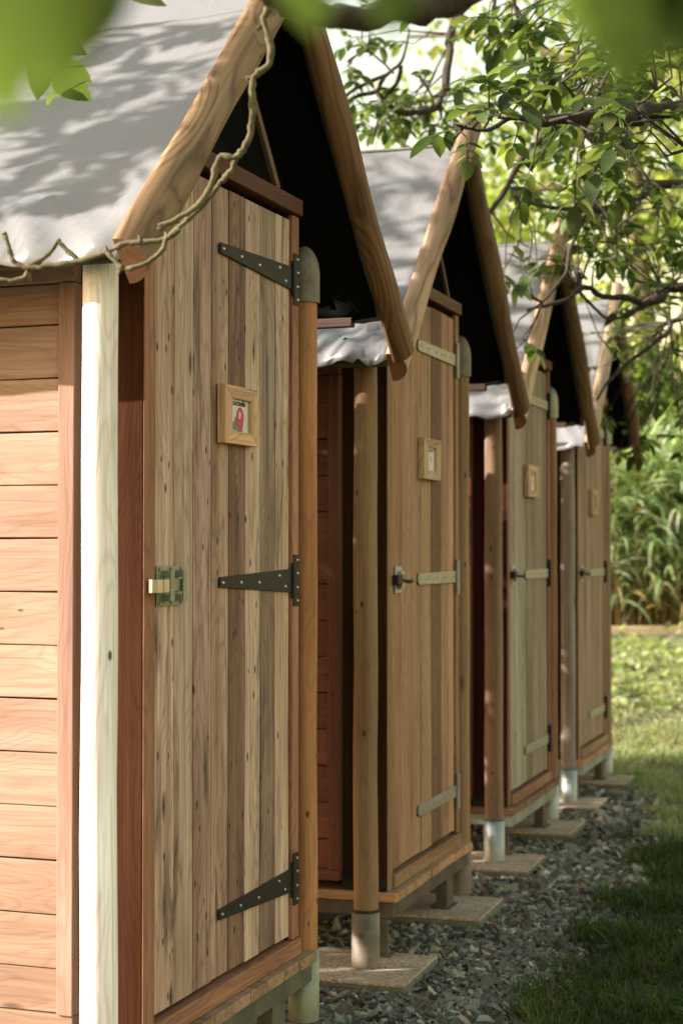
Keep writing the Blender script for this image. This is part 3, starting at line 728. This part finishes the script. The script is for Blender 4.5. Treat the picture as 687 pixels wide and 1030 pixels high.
# ------------------------------------------------------------------ leaves and trees
def leaf_template(n=5, width=.5, fold=.25, curl=.18):
    """leaf of length 1 along +x, midrib in the middle, pointed tip"""
    xs = np.linspace(0, 1, n + 1); w_ = width * .5 * np.sin(np.pi * xs ** .85) ** .75
    w_[0] = .01; w_[-1] = .004
    V = []
    for x, h in zip(xs, w_):
        z = -curl * x * x
        V += [(x, h, z + fold * h), (x, 0, z), (x, -h, z + fold * h)]
    Fq = []
    for k in range(n):
        a = k * 3; Fq += [(a, a + 1, a + 4, a + 3), (a + 1, a + 2, a + 5, a + 4)]
    return np.array(V, float), np.array(Fq)
def place_leaves(pos, dirs, ups, size, tmpl):
    """pos,dirs,ups (n,3), size (n,)"""
    TV, TF = tmpl; d = dirs / np.linalg.norm(dirs, axis=1, keepdims=True)
    s = np.cross(ups, d); s /= np.linalg.norm(s, axis=1, keepdims=True) + 1e-9; u = np.cross(d, s)
    Vv = pos[:, None] + size[:, None, None] * (TV[None, :, 0:1] * d[:, None] + TV[None, :, 1:2] * s[:, None] + TV[None, :, 2:3] * u[:, None])
    n = len(pos); Ff = (TF[None] + (np.arange(n) * len(TV))[:, None, None]).reshape(-1, 4)
    return Vv.reshape(-1, 3), Ff
T5 = leaf_template(5, .50, .22, .20); T3 = leaf_template(3, .52, .2, .15)
LEAFC = np.array([(.115, .16, .045), (.09, .13, .04), (.14, .18, .055), (.17, .195, .07), (.07, .105, .035), (.05, .08, .025)])
def leaf_cols(n, pal=LEAFC, var=.18, k=18):
    c = pal[NR.integers(0, len(pal), n)] * (1 + NR.normal(0, var, (n, 1)))
    return np.repeat(np.clip(c, .01, .6), k, 0)

def compound(P, D, size, npair, rng, out, stems):
    """one walnut leaf: a drooping stalk with pairs of leaflets and one at the tip"""
    D = Vector(D).normalized(); p = Vector(P); L = size * npair * .62; steps = npair * 2 + 1
    pts = [p.copy()]; d = D.copy()
    for k in range(steps):
        d = (d + Vector((0, 0, -.035)) + Vector([rng.uniform(-.04, .04) for _ in range(3)])).normalized(); p = p + d * (L / steps); pts.append(p.copy())
    stems.append((pts, [.0022] * len(pts)))
    side = d.cross(Vector((0, 0, 1)));
    if side.length < .1: side = Vector((1, 0, 0))
    side.normalize()
    for k in range(npair):
        q = pts[2 + 2 * k]; dd = (pts[2 + 2 * k] - pts[1 + 2 * k]).normalized(); s_ = dd.cross(Vector((0, 0, 1))); s_ = s_.normalized() if s_.length > .1 else side
        sz = size * (.72 + .38 * (k + 1) / npair)
        for sg in (-1, 1):
            ld = (dd * .55 + s_ * sg * .85 + Vector((rng.uniform(-.2, .2), rng.uniform(-.3, .3), -.06 + rng.uniform(-.35, .3))))
            up = Vector((rng.uniform(-.5, .5), rng.uniform(-.5, .5), 1))
            out.append((q, ld, up, sz * rng.uniform(.8, 1.15)))
    out.append((pts[-1], d + Vector((0, 0, -.15)), Vector((rng.uniform(-.4, .4), rng.uniform(-.4, .4), 1)), size * 1.2))

class Tree:
    def __init__(s): s.limbs = []; s.leaves = []; s.stems = []; s.twigs = []
    def limb(s, pts, r0, r1, wob=.012, sub=5):
        pts = [Vector(p) for p in pts]; out = []
        for k in range(len(pts) - 1):
            p0 = pts[max(k - 1, 0)]; p1 = pts[k]; p2 = pts[k + 1]; p3 = pts[min(k + 2, len(pts) - 1)]
            for q in range(sub):
                t = q / sub
                v = .5 * ((2 * p1) + (p2 - p0) * t + (2 * p0 - 5 * p1 + 4 * p2 - p3) * t * t + (3 * p1 - p0 - 3 * p2 + p3) * t ** 3)
                out.append(v)
        out.append(pts[-1]); n = len(out)
        out = [v + Vector([R.gauss(0, wob * (r0 + r1) * .5 / .02 * .25) if 0 < k < n - 1 else 0 for _ in range(3)]) for k, v in enumerate(out)]
        rad = [(r0 + (r1 - r0) * k / (n - 1)) * R.uniform(.88, 1.14) for k in range(n)]
        s.limbs.append((out, rad)); return out
    def near(s, p):
        best = None
        for pts, _ in s.limbs:
            for q in pts:
                d = (q - p).length
                if best is None or d < best[0]: best = (d, q)
        return best
    def cluster(s, c, rad, n, size=.075, npair=3, out_dir=None, maxtwig=.45):
        for _ in range(n):
            while True:
                o = Vector([R.uniform(-1, 1) for _ in range(3)])
                if o.length < 1: break
            p = Vector(c) + Vector((o.x * rad[0], o.y * rad[1], o.z * rad[2]))
            d, q = s.near(p)
            dirv = (p - q); dirv.z *= .5
            dirv = dirv.normalized() + Vector([R.uniform(-.8, .8) for _ in range(3)]) + Vector((0, 0, -.1))
            compound(p, dirv, size * R.uniform(.75, 1.25), R.choice([2, npair, npair]), R, s.leaves, s.stems)
            if d < 1.6:
                L = min(d, maxtwig); e = p + (q - p).normalized() * L; m = p.lerp(e, .5) + Vector([R.uniform(-.04, .04) for _ in range(3)])
                s.twigs.append(([p, m, e], [.0025, .0035, .0055]))
    def build(s, name, label, group, trunk, bark, pal=LEAFC, tmpl=T5, extra=None, kind=None, cat='tree', leafpar='crown'):
        root = empty(name, trunk[0][0]); tag(root, label, cat, group)
        o = -Vector(trunk[0][0])
        m = MB(); m.tube([Vector(p) + o for p in trunk[0]], trunk[1], 16, lump=.1); m.build('trunk', bark, root)
        if s.limbs:
            m = MB()
            for pts, rad in s.limbs: m.tube([p + o for p in pts], rad, 10, lump=.25)
            m.build('branches', bark, root)
        if s.twigs or s.stems:
            m = MB()
            for pts, rad in s.twigs: m.tube([p + o for p in pts], rad, 5, caps=False)
            for pts, rad in s.stems: m.tube([p + o for p in pts], rad, 4, (.12, .14, .04), caps=False, mi=1)
            m.build('twigs', [bark, M['grass']], root)
        P = []; D = []; U = []; S = []
        for (p, d, u, sz) in s.leaves: P.append(p + o); D.append(d); U.append(u); S.append(sz)
        if extra is not None: 
            P = np.concatenate([np.array(P).reshape(-1, 3), extra[0] + np.array(o)]); D = np.concatenate([np.array(D).reshape(-1, 3), extra[1]]); U = np.concatenate([np.array(U).reshape(-1, 3), extra[2]]); S = np.concatenate([np.array(S), extra[3]])
        P, D, U, S = map(lambda a: np.array(a, float), (P, D, U, S))
        Vv, Ff = place_leaves(P, D, U, S, tmpl)
        mesh_np(leafpar, Vv, Ff, M['leaf'], leaf_cols(len(P), pal, k=len(tmpl[0])), root)
        return root

def pw(lst, d0, d1=None):
    d1 = d0 if d1 is None else d1; n = len(lst)
    return [W(x, y, d0 + (d1 - d0) * k / max(1, n - 1)) for k, (x, y) in enumerate(lst)]
def px2m(px, d): return px * d / F

R.seed(21)
# the walnut tree on the right whose boughs hang over the row
A = Tree()
TA = [Vector((3.9, 5.6, gz(3.9, 5.6) - .05)), Vector((3.85, 5.6, 1.0)), Vector((3.7, 5.55, 2.0)), Vector((3.75, 5.5, 3.2)), Vector((3.8, 5.6, 4.6))]
b1 = A.limb([TA[2] + Vector((0, 0, .15)), Vector((2.4, 5.3, 2.55))] + pw([(687, 111), (641, 119), (592, 118), (541, 123)], 5.2, 5.0), .036, .016)
A.limb([b1[22] if len(b1) > 22 else b1[-1]] + pw([(584, 109), (565, 82)], 5.1, 5.0), .009, .004)
A.limb(pw([(592, 117), (614, 68), (640, 30)], 5.1, 5.2), .008, .004)
A.limb(pw([(612, 84), (641, 103), (660, 90)], 5.1, 5.0), .007, .003)
A.limb(pw([(647, 119), (668, 134), (692, 150)], 5.1, 4.9), .009, .005)
A.limb(pw([(541, 123), (515, 118), (490, 131), (466, 128)], 5.0, 4.9), .010, .004)
b4 = A.limb([TA[1] + Vector((0, 0, .6)), Vector((2.6, 6.4, 2.15))] + pw([(700, 289), (663, 300), (645, 307), (628, 318)], 7.3, 7.2), .032, .014)
A.limb(pw([(645, 306), (629, 299), (606, 298), (592, 289), (581, 292), (573, 300), (550, 307), (530, 312)], 7.2, 6.9), .016, .007)
A.limb(pw([(581, 292), (600, 312), (612, 321), (628, 318)], 7.2, 7.2), .008, .006)
b5 = A.limb([b4[6]] + pw([(700, 318), (669, 336), (633, 364), (613, 382), (600, 402)], 7.9, 7.6), .018, .005)
b2 = A.limb([TA[2] + Vector((0, 0, .5)), Vector((3.1, 6.4, 2.7))] + pw([(690, 185), (660, 186), (636, 204), (603, 211), (580, 211), (554, 208), (525, 204)], 7.0, 6.6), .024, .006)
A.limb(pw([(612, 130), (598, 156), (581, 183), (600, 203), (617, 230), (619, 262)], 6.8, 6.7), .010, .005)
A.limb(pw([(597, 160), (599, 200), (587, 219), (573, 252), (568, 276), (545, 304)], 6.8, 6.8), .010, .006)
A.limb(pw([(585, 134), (557, 135), (527, 157), (508, 192), (491, 214)], 7.2, 7.3), .02, .010)
A.limb(pw([(640, 118), (612, 128), (585, 134)], 6.0, 7.2), .02, .02)
# boughs over the ridge of the second cabin
b6 = A.limb([TA[3], Vector((2.6, 6.3, 4.2)), Vector((1.3, 7.4, 4.6))] + pw([(470, 0), (452, 60), (442, 104), (416, 113), (390, 107), (378, 93), (353, 99)], 7.8, 7.6), .028, .009)
A.limb(pw([(379, 93), (387, 77), (403, 63), (410, 40)], 7.6, 7.6), .012, .005); A.limb(pw([(403, 66), (400, 82), (387, 100), (379, 126), (374, 146)], 7.6, 7.7), .011, .005)
A.limb(pw([(387, 76), (353, 92), (340, 108)], 7.6, 7.6), .010, .006); A.limb(pw([(420, 75), (432, 92), (436, 104)], 7.6, 7.6), .007, .005)
A.limb(pw([(350, 62), (370, 52), (396, 74)], 7.6, 7.6), .006, .005)
A.limb(pw([(512, -20), (520, 15), (530, 38), (528, 60)], 6.0, 6.0), .009, .004); A.limb(pw([(500, -20), (496, 20), (500, 50)], 6.5, 6.5), .008, .004)
A.limb([TA[4] - Vector((0, 0, .4)), Vector((2.5, 5.5, 3.9)), W(620, -60, 6.0), W(512, -20, 6.0)], .05, .01)
A.limb([W(620, -60, 6.0), W(600, -10, 5.6), W(610, 40, 5.3)], .02, .006)
# thick mossy bough close to the lens, top of the frame
A.limb([TA[3] + Vector((0, 0, .1)), Vector((2.6, 4.0, 3.0)), Vector((1.2, 3.1, 2.55))] + pw([(600, -95), (470, -10), (400, 8), (345, 18), (290, 8), (240, -28), (120, -70)], 2.75, 2.5), .036, .012)
def cl(px, py, d, rx, ry, rd, n, size=.075, npair=3): A.cluster(W(px, py, d), (px2m(rx, d), rd, px2m(ry, d)), n, size, npair)
cl(620, 70, 5.2, 80, 70, .45, 33, 0.072); cl(600, 130, 5.0, 90, 40, .35, 19, 0.076); cl(505, 110, 4.9, 40, 34, .25, 9, 0.076); cl(470, 135, 4.9, 12, 12, .1, 3, 0.065)
cl(545, 30, 5.8, 60, 50, .4, 16, 0.068); cl(470, 10, 6.2, 60, 22, .4, 9, 0.068); cl(660, 20, 5.6, 50, 50, .4, 12, 0.068)
cl(375, 90, 7.7, 45, 50, .4, 16, 0.068); cl(440, 100, 7.8, 55, 35, .5, 16, 0.068); cl(400, 30, 7.8, 70, 22, .5, 8, 0.068); cl(440, 125, 8.2, 80, 25, .5, 16, 0.068)
cl(555, 180, 7.2, 60, 55, .6, 28, 0.065); cl(640, 200, 7.0, 60, 60, .6, 34, 0.065); cl(600, 255, 7.2, 60, 45, .6, 25, 0.065); cl(525, 270, 6.6, 30, 24, .2, 8, 0.061, 2)
cl(515, 340, 6.7, 12, 20, .1, 3, 0.065, 2)
cl(660, 280, 7.4, 50, 50, .6, 22, 0.065); cl(645, 350, 8.2, 40, 45, .5, 17, 0.065); cl(665, 410, 8.6, 40, 50, .5, 19, 0.065); cl(622, 425, 8.9, 12, 40, .2, 5, 0.053, 2)
A.build('walnut_tree', 'walnut tree whose leafy boughs hang over the cabins from the right', None, (TA, [.20, .165, .15, .12, .07]), M['bark'])

# the second walnut tree to the left of the camera: its hanging sprigs blur across the top of the picture and dapple the nearest roof; unseen crown parts are added to shade the other cabins
R.seed(33)
B = Tree()
TB = [Vector((-4.3, 1.6, gz(-4.3, 1.6) - .05)), Vector((-4.25, 1.6, 1.2)), Vector((-4.1, 1.7, 2.6)), Vector((-3.9, 1.9, 4.2))]
l1 = B.limb([TB[2], Vector((-3.1, 1.9, 3.3)), Vector((-1.9, 2.3, 3.35)), Vector((-1.0, 2.7, 2.85)), W(-30, -60, 2.9), W(40, -20, 2.9), W(62, 20, 2.85)], .055, .006)
l2 = B.limb([TB[2] + Vector((0, 0, .3)), Vector((-2.8, 1.2, 3.2)), Vector((-1.4, .8, 2.7)), Vector((-.4, .6, 2.1)), Vector((.0, .52, 1.75)), Vector((.10, .47, 1.62))], .05, .004)
l3 = B.limb([TB[3] - Vector((0, 0, .5)), Vector((-3.4, 3.0, 4.3)), Vector((-2.7, 4.0, 4.1)), Vector((-2.3, 4.6, 3.9))], .05, .012)
l4 = B.limb([l3[6], Vector((-2.6, 3.1, 4.2)), Vector((-1.9, 3.3, 3.75))], .02, .006)
lv = []
def one(px, py, d, size, tipx, tipy, dd=0., up=(0, -1, .5)):
    p = W(px, py, d); q = W(tipx, tipy, d + dd); B.leaves.append((p, q - p, Vector(up), (q - p).length * 1.0)); B.twigs.append(([p, p + Vector((0, .02, .06))], [.001, .0015]))
# close leaves, far out of focus
one(20, -230, .50, 0, 50, 112, .04); one(-60, -120, .46, 0, 18, 125, .02); one(110, -170, .52, 0, 78, 62, .03); one(-130, -30, .5, 0, 20, 95, .0)
one(640, -160, .50, 0, 640, 108, .03); one(585, -150, .55, 0, 606, 58, .03); one(730, -120, .5, 0, 690, 88, .03)
one(300, -130, .52, 0, 322, 44, .03); one(410, -150, .55, 0, 385, 42, .03)
# readable leaves over the roof of the nearest cabin
one(48, 38, 2.9, 0, 88, 52, .0, (0, -1, .2)); one(44, 44, 2.85, 0, 39, 99, .0, (.3, -1, 0)); one(70, 8, 2.9, 0, 93, 4, 0); one(128, -4, 2.9, 0, 168, 0, 0, (0, -1, .6))
one(62, 62, 3.05, 0, 91, 80, .05, (-.9, -.1, .8)); one(66, 86, 3.05, 0, 44, 100, .05, (-.9, .1, .8)); one(54, 75, 3.0, 0, 86, 95, .1, (-.8, .3, .8))
one(40, 20, 2.95, 0, 92, 22, .05)
for (px_, py_, dd_, n_, rr_, t_) in ((115, 60, 3.6, 11, (.13, .16, .16), 2.2), (100, 140, 3.5, 8, (.09, .12, .15), 2.1), (30, 60, 3.6, 9, (.15, .15, .14), 2.4), (190, 6, 3.8, 5, (.12, .1, .05), 2.), (60, 190, 3.5, 4, (.06, .06, .06), 2.2), (-60, 160, 3.6, 4, (.2, .2, .2), 2.6)):
    B.cluster(W(px_, py_, dd_) + sd * t_, rr_, n_, .085, 3)
l5 = B.limb([TB[3], Vector((-4.0, 3.2, 4.9)), Vector((-3.9, 4.6, 5.1)), Vector((-3.7, 6.2, 5.2)), Vector((-3.4, 7.8, 5.1))], .07, .02)  # out-of-view limb added to carry the shading leaf clusters
B.limb([l5[10], Vector((-3.2, 5.6, 4.2)), Vector((-2.8, 6.2, 3.9))], .03, .01); B.limb([l5[15], Vector((-3.0, 7.3, 4.3)), Vector((-2.6, 8.0, 3.9))], .03, .01)
for i_ in (1, 2, 3):  # unseen leaf clusters added toward the sun to shade the farther roofs
    B.cluster(hutW(i_, -.25, .15, 2.12) + sd * 3.6, (.45, .55, .55), 60, .095, 3); B.cluster(hutW(i_, -.9, .1, 2.0) + sd * 3.2, (.45, .5, .5), 30, .095, 3)
for i_ in (1, 2, 3):  # low clusters out of view, added to shade walls and posts
    B.cluster(hutW(i_, -.35, -.1, .75) + sd * 3.4, (.35, .55, .6), 110, .11, 3); B.cluster(hutW(i_, 0, -.15, .35) + sd * 3.2, (.28, .38, .55), 120, .11, 3); B.cluster(hutW(i_, 0, -.15, 1.0) + sd * 2.6, (.25, .35, .5), 130, .11, 3)
B.cluster(Vector((-3.9, 1.5, 4.9)), (1.0, .7, .6), 30, .09, 3)
B.build('walnut_tree', 'walnut tree whose close leaves blur across the top corners, plus unseen leaves added for shade', None, (TB, [.17, .14, .12, .07]), M['bark'])

# knobby bare branch that crosses in front of the nearest roof
R.seed(5)
VB = Tree()
d0 = 2.95
def vb(l, a, b_, r0, r1): return VB.limb(pw(l, a, b_), r0, r1, .012, 5)
vb([(278, -60), (274, -30), (271, 0), (266, 22), (273, 48), (269, 66), (256, 78), (254, 100), (253, 128), (246, 148), (236, 158), (221, 158), (214, 183), (200, 206), (180, 219), (160, 228)], 2.9, 2.95, .0062, .0052)
vb([(238, 158), (233, 172), (222, 184), (207, 203), (196, 214), (180, 229), (168, 240), (142, 244), (126, 245), (107, 254), (77, 263), (50, 268), (28, 269), (14, 262), (9, 248), (4, 234)], 2.95, 3.0, .0052, .0050)
vb([(180, 221), (168, 226), (160, 230)], 2.95, 2.95, .005, .004)
vb([(181, 231), (168, 240), (163, 252), (150, 263), (131, 270), (122, 268), (112, 258), (106, 252)], 2.93, 2.97, .0048, .0036)
vb([(28, 269), (38, 264), (50, 255), (59, 241)], 3.0, 3.0, .0048, .0036); vb([(59, 241), (66, 250), (78, 261)], 3.0, 3.0, .0038, .0046)
vb([(28, 270), (28, 277), (14, 283), (-4, 282), (-40, 290)], 3.0, 3.0, .0045, .0035); vb([(30, 274), (31, 283)], 3.0, 3.0, .004, .003)
vb([(257, 78), (248, 79)], 2.92, 2.92, .0045, .0035); vb([(266, 22), (259, 30)], 2.92, 2.92, .005, .004); vb([(142, 243), (140, 236)], 2.95, 2.95, .004, .0025); vb([(107, 254), (107, 247)], 2.97, 2.97, .004, .0025)
vb([(123, 269), (119, 277)], 2.97, 2.97, .003, .002); vb([(168, 240), (168, 233)], 2.95, 2.95, .005, .004)
vr = empty('knobby_branch', W(200, 206, 2.95)); tag(vr, 'knobby lichen covered bare branch that crosses in front of the nearest roof and door', 'branch')
m = MB(); o_ = -W(200, 206, 2.95)
for pts, rad in VB.limbs:
    # swellings at every few steps
    q_ = R.uniform(0, 50); rr = [r * 1.02 * (1 + .45 * mnoise.noise(Vector((k * .45 + q_, 0, 0)))) for k, r in enumerate(rad)]
    m.tube([p + o_ for p in pts], rr, 10, lump=.25)
m.build('stem', M['vine'], vr)
del VB

# ---- background trees
def far_tree(x, y, h, cr, cz, n, seed, label, pal, leafsize=.12, lowfill=0, bark='bark_light', name='broadleaf_tree'):
    rng = np.random.default_rng(seed); R.seed(seed)
    t = Tree(); g0 = gz(x, y); tr = [Vector((x, y, g0 - .1)), Vector((x + .1, y, g0 + h * .3)), Vector((x - .1, y + .1, g0 + h * .6)), Vector((x, y, g0 + h * .9))]
    for k in range(12):
        a = R.uniform(0, 6.28); z = R.uniform(.25, .8) * h + g0; rr = R.uniform(.6, .95)
        e = Vector((x + cr[0] * rr * math.cos(a), y + cr[1] * rr * math.sin(a), z + cr[2] * R.uniform(-.1, .35)))
        t.limb([Vector((x, y, z - .3)), Vector((x, y, z)).lerp(e, .5) + Vector((0, 0, .2)), e], .07, .012, .04)
    # clumps of leaves spread through the crown
    nc = max(30, n // 130); C = rng.normal(0, 1, (nc, 3)); C /= np.linalg.norm(C, axis=1, keepdims=True); C *= rng.random((nc, 1)) ** .42
    C = C * np.array(cr) + np.array([x, y, g0 + cz]); cs = rng.uniform(.22, .55, (nc, 1)) * (cr[0] / 3)
    idx = rng.integers(0, nc, n); P = C[idx] + rng.normal(0, 1, (n, 3)) * cs[idx] * np.array([1, 1, .6])
    ok = P[:, 2] > g0 + .1; P = P[ok]; n = len(P)
    D = rng.normal(0, 1, (n, 3)) + np.array([0, 0, -.5]); U = rng.normal(0, .6, (n, 3)) + np.array([0, 0, 1]); S = rng.uniform(.6, 1.3, n) * leafsize
    return t.build(name, label, 'trees beyond the lawn', (tr, [.16, .13, .10, .05]), M[bark], np.array(pal), T3, (P, D, U, S))
YG = [(.26, .33, .08), (.33, .37, .10), (.20, .28, .065), (.38, .38, .14)]
DG = [(.16, .24, .07), (.20, .28, .08), (.26, .33, .11)]
far_tree(4.9, 12.6, 6.2, (2.5, 1.6, 1.9), 4.6, 7500, 3, 'yellow green tree behind the upper right boughs', YG, .13)
far_tree(3.2, 17.5, 7.5, (3.6, 1.6, 2.6), 4.7, 9500, 4, 'tall loose tree far behind the cabin roofs', YG, .15)
far_tree(7.6, 18.5, 7, (3.4, 1.8, 3.0), 3.9, 8000, 9, 'bushy tree far behind the right end of the reeds', DG, .15)
def shrub(x, y, r, h, n, seed, label, pal):
    rng = np.random.default_rng(seed); g0 = gz(x, y); P = rng.normal(0, 1, (n, 3)); P /= np.linalg.norm(P, axis=1, keepdims=True); P *= rng.random((n, 1)) ** .35
    P = P * np.array([r, r * .6, h * .55]) + np.array([x, y, g0 + h * .5]) + rng.normal(0, .1, (n, 3)); P = P[P[:, 2] > g0]; n = len(P)
    D = rng.normal(0, 1, (n, 3)); U = rng.normal(0, .6, (n, 3)) + np.array([0, 0, 1]); S = rng.uniform(.6, 1.3, n) * .14
    t = Tree(); R.seed(seed)
    for k in range(5): t.limb([Vector((x + R.uniform(-.2, .2), y, g0)), Vector((x + R.uniform(-r, r) * .7, y + R.uniform(-.3, .3), g0 + h * .8))], .03, .008)
    return t.build('shrub', label, 'shrubs behind the reeds', ([Vector((x, y, g0 - .05)), Vector((x, y, g0 + h * .4))], [.05, .03]), M['bark_light'], np.array(pal), T3, (P, D, U, S), cat='shrub', leafpar='foliage')
shrub(2.6, 17.2, 1.5, 3.0, 5200, 61, 'dense green shrub behind the left end of the reeds', DG)
shrub(4.6, 17.6, 1.7, 3.2, 5200, 62, 'dense green shrub behind the right end of the reeds', DG)

# ---- reeds
def ribbons(P0, D0, L, Wd, bend, nseg, rng, ret_tip=False):
    """arching leaf blades from P0 along D0, bending down"""
    n = len(P0); d = D0 / np.linalg.norm(D0, axis=1, keepdims=True); p = P0.copy(); Vv = []
    side = np.cross(d, np.tile([0, 0, 1.], (n, 1))) + rng.normal(0, .25, (n, 3)); side /= np.linalg.norm(side, axis=1, keepdims=True)
    for k in range(nseg + 1):
        t = k / nseg; w_ = (Wd * (1 - t ** 2.2) * min(1, .55 + t * 2))[:, None] * .5 + .0006
        Vv += [p - side * w_, p + side * w_]
        d = d + np.array([0, 0, -1.]) * (bend / nseg)[:, None] * (.5 + t); d /= np.linalg.norm(d, axis=1, keepdims=True)
        p = p + d * (L / nseg)[:, None]
    Vv = np.stack(Vv, 1).reshape(-1, 3); m = 2 * (nseg + 1); a = (np.arange(n) * m)[:, None] + (np.arange(nseg) * 2)[None]
    Ff = np.stack([a, a + 1, a + 3, a + 2], -1).reshape(-1, 4)
    return Vv, Ff, m
rg = np.random.default_rng(77)
ns_ = 900; x = rg.uniform(1.3, 5.4, ns_); y = 15.35 + rg.random(ns_) * 1.2; g = gz_np(x, y); h = rg.uniform(1.25, 2.0, ns_)
st = ribbons(np.stack([x, y, g], 1), rg.normal(0, .07, (ns_, 3)) * [1, 1, 0] + [0, 0, 1], h, np.full(ns_, .022), np.full(ns_, .05), 5, rg)
cst = np.repeat(np.array([(.42, .29, .15), (.36, .26, .14), (.26, .26, .10), (.48, .34, .19)])[rg.integers(0, 4, ns_)], st[2], 0)
nl = ns_ * 11; k = rg.integers(0, ns_, nl); fr = rg.uniform(.16, 1.0, nl); P0 = np.stack([x[k], y[k], g[k] + h[k] * fr], 1) + rg.normal(0, .02, (nl, 3))
az = rg.uniform(0, 6.28, nl); D0 = np.stack([np.cos(az), np.sin(az), rg.uniform(.5, 1.7, nl)], 1)
lf = ribbons(P0, D0, rg.uniform(.35, .75, nl), rg.uniform(.022, .046, nl), rg.uniform(1.0, 2.6, nl), 7, rg)
cl_ = np.array([(.34, .46, .25), (.40, .51, .30), (.44, .53, .34), (.25, .36, .18), (.58, .58, .42)])[rg.integers(0, 5, nl)] * (1 + rg.normal(0, .12, (nl, 1)))
low = fr < .28; cl_[low & (rg.random(nl) < .6)] = (.34, .25, .12)
cl_ = np.repeat(cl_, lf[2], 0)
rd = mesh_np('reeds', np.concatenate([st[0], lf[0]]), np.concatenate([st[1], lf[1] + len(st[0])]), M['reed'], np.concatenate([cst, cl_]))
tag(rd, 'tall reeds with arching green leaves and dry brown stems beyond the lawn', 'reeds', None, 'stuff')
# edging board in front of the reeds
eg = empty('garden_edging', (3.4, 15.1, gz(3.4, 15.1))); tag(eg, 'low wooden board edging in front of the reeds at the end of the lawn', 'edging')
m = MB(); m.box((-3, -.03, .045), (3, .03, .125), (.50, .38, .24), 0); m.build('edging_board', M['deckwood'], eg, .004)
m = MB(); m.box((-3, -.05, -.02), (3, .04, .043), (1, 1, 1), 0); m.build('stone_kerb', plain_mat('blue grey kerb stone', (.17, .19, .19), .8, nscale=6), eg, .004)

# ---- grass
def grass(n, xr, yr, hmin, hmax, wd, pal, rng, keep, lean=.5, nseg=3, clump=1.4):
    x = rng.uniform(*xr, n); y = rng.uniform(*yr, n)
    ok = keep(x, y); x, y = x[ok], y[ok]; n = len(x)
    cl = np.array([mnoise.noise(Vector((a * 3.2, b_ * 3.2, 0))) for a, b_ in zip(x, y)])
    hh = rng.uniform(hmin, hmax, n) * np.clip(1 + clump * cl, .35, 2.2)
    P0 = np.stack([x, y, gz_np(x, y) - .003], 1); D0 = np.stack([rng.normal(0, lean, n), rng.normal(0, lean, n), np.ones(n)], 1)
    Vv, Ff, m = ribbons(P0, D0, hh, np.full(n, wd) * rng.uniform(.6, 1.3, n), rng.uniform(.3, 1.8, n), nseg, rng)
    c = np.array(pal)[rng.integers(0, len(pal), n)] * (1 + rng.normal(0, .15, (n, 1))) * (1 + .25 * cl[:, None])
    return Vv, Ff, np.repeat(np.clip(c, .01, .6), m, 0)
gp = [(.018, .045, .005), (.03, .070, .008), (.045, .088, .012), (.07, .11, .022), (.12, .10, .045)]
gl = [(.27, .31, .14), (.31, .34, .17), (.35, .36, .20), (.42, .37, .24)]  # lawn sunlight put into the colour; same grass as the darker palette
edge = lambda o: (lambda x, y: (x > bx_np(y) + o + .04 * np.sin(y * 9) + .03 * np.sin(y * 23 + 1)) | (y > 9.7))
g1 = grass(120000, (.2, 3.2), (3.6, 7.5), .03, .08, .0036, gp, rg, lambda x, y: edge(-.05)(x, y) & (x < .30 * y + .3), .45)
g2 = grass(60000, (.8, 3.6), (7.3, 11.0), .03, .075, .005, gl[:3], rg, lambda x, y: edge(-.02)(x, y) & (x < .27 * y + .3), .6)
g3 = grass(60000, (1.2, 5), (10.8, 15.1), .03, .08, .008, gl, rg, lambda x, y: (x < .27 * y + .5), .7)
vv = []; ff = []; cc = []; b = 0
for q in (g1, g2, g3): vv.append(q[0]); ff.append(q[1] + b); cc.append(q[2]); b += len(q[0])
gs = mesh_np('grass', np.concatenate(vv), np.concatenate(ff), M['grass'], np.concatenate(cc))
tag(gs, 'grass of the lawn, dark tufts beside the gravel and behind it pale with painted sunlight', 'grass', None, 'stuff')
# ---- leafy weeds in the sunny lawn
n = 1500; y = rg.uniform(11.6, 14.6, n); x = rg.uniform(.20, .42, n) * 0 + rg.uniform(1.6, 4.6, n)
P = np.stack([x, y, gz_np(x, y) + rg.uniform(.02, .20, n) * (.4 + .6 * np.sin(x * 5 + y * 3) ** 2)], 1)
D = rg.normal(0, 1, (n, 3)) * [1, 1, .4] + [0, 0, .1]; U = rg.normal(0, .45, (n, 3)) + [0, 0, 1]
Vv, Ff = place_leaves(P, D, U, rg.uniform(.03, .09, n), leaf_template(5, .8, .15, .25))
wd_ = mesh_np('ground_cover', Vv, Ff, M['leaf'], leaf_cols(n, np.array([(.30, .37, .15), (.36, .41, .20), (.24, .31, .11), (.48, .48, .28)])))
tag(wd_, 'broad leaved weeds growing in the sunny lawn', 'weeds', None, 'stuff')
# ---- fallen leaves and twigs
n = 520; n = 430; y = np.concatenate([rg.normal(10.7, .25, 380), rg.uniform(4.4, 9, 50)]); x = np.concatenate([rg.uniform(1.7, 3.4, 380), np.zeros(50)])
x[380:] = bx_np(y[380:]) + rg.normal(0, .22, 50)
P = np.stack([x, y, gz_np(x, y) + rg.uniform(.015, .03, n)], 1); D = rg.normal(0, 1, (n, 3)) * [1, 1, .25]; U = rg.normal(0, .3, (n, 3)) + [0, 0, 1]
Vv, Ff = place_leaves(P, D, U, rg.uniform(.02, .07, n), T5)
lt = mesh_np('fallen_leaves', Vv, Ff, M['leaf'], leaf_cols(n, np.array([(.36, .20, .10), (.28, .15, .07), (.42, .30, .16), (.38, .33, .12)])))
tag(lt, 'brown fallen leaves scattered on the lawn and along the gravel edge', 'fallen leaves', None, 'stuff')
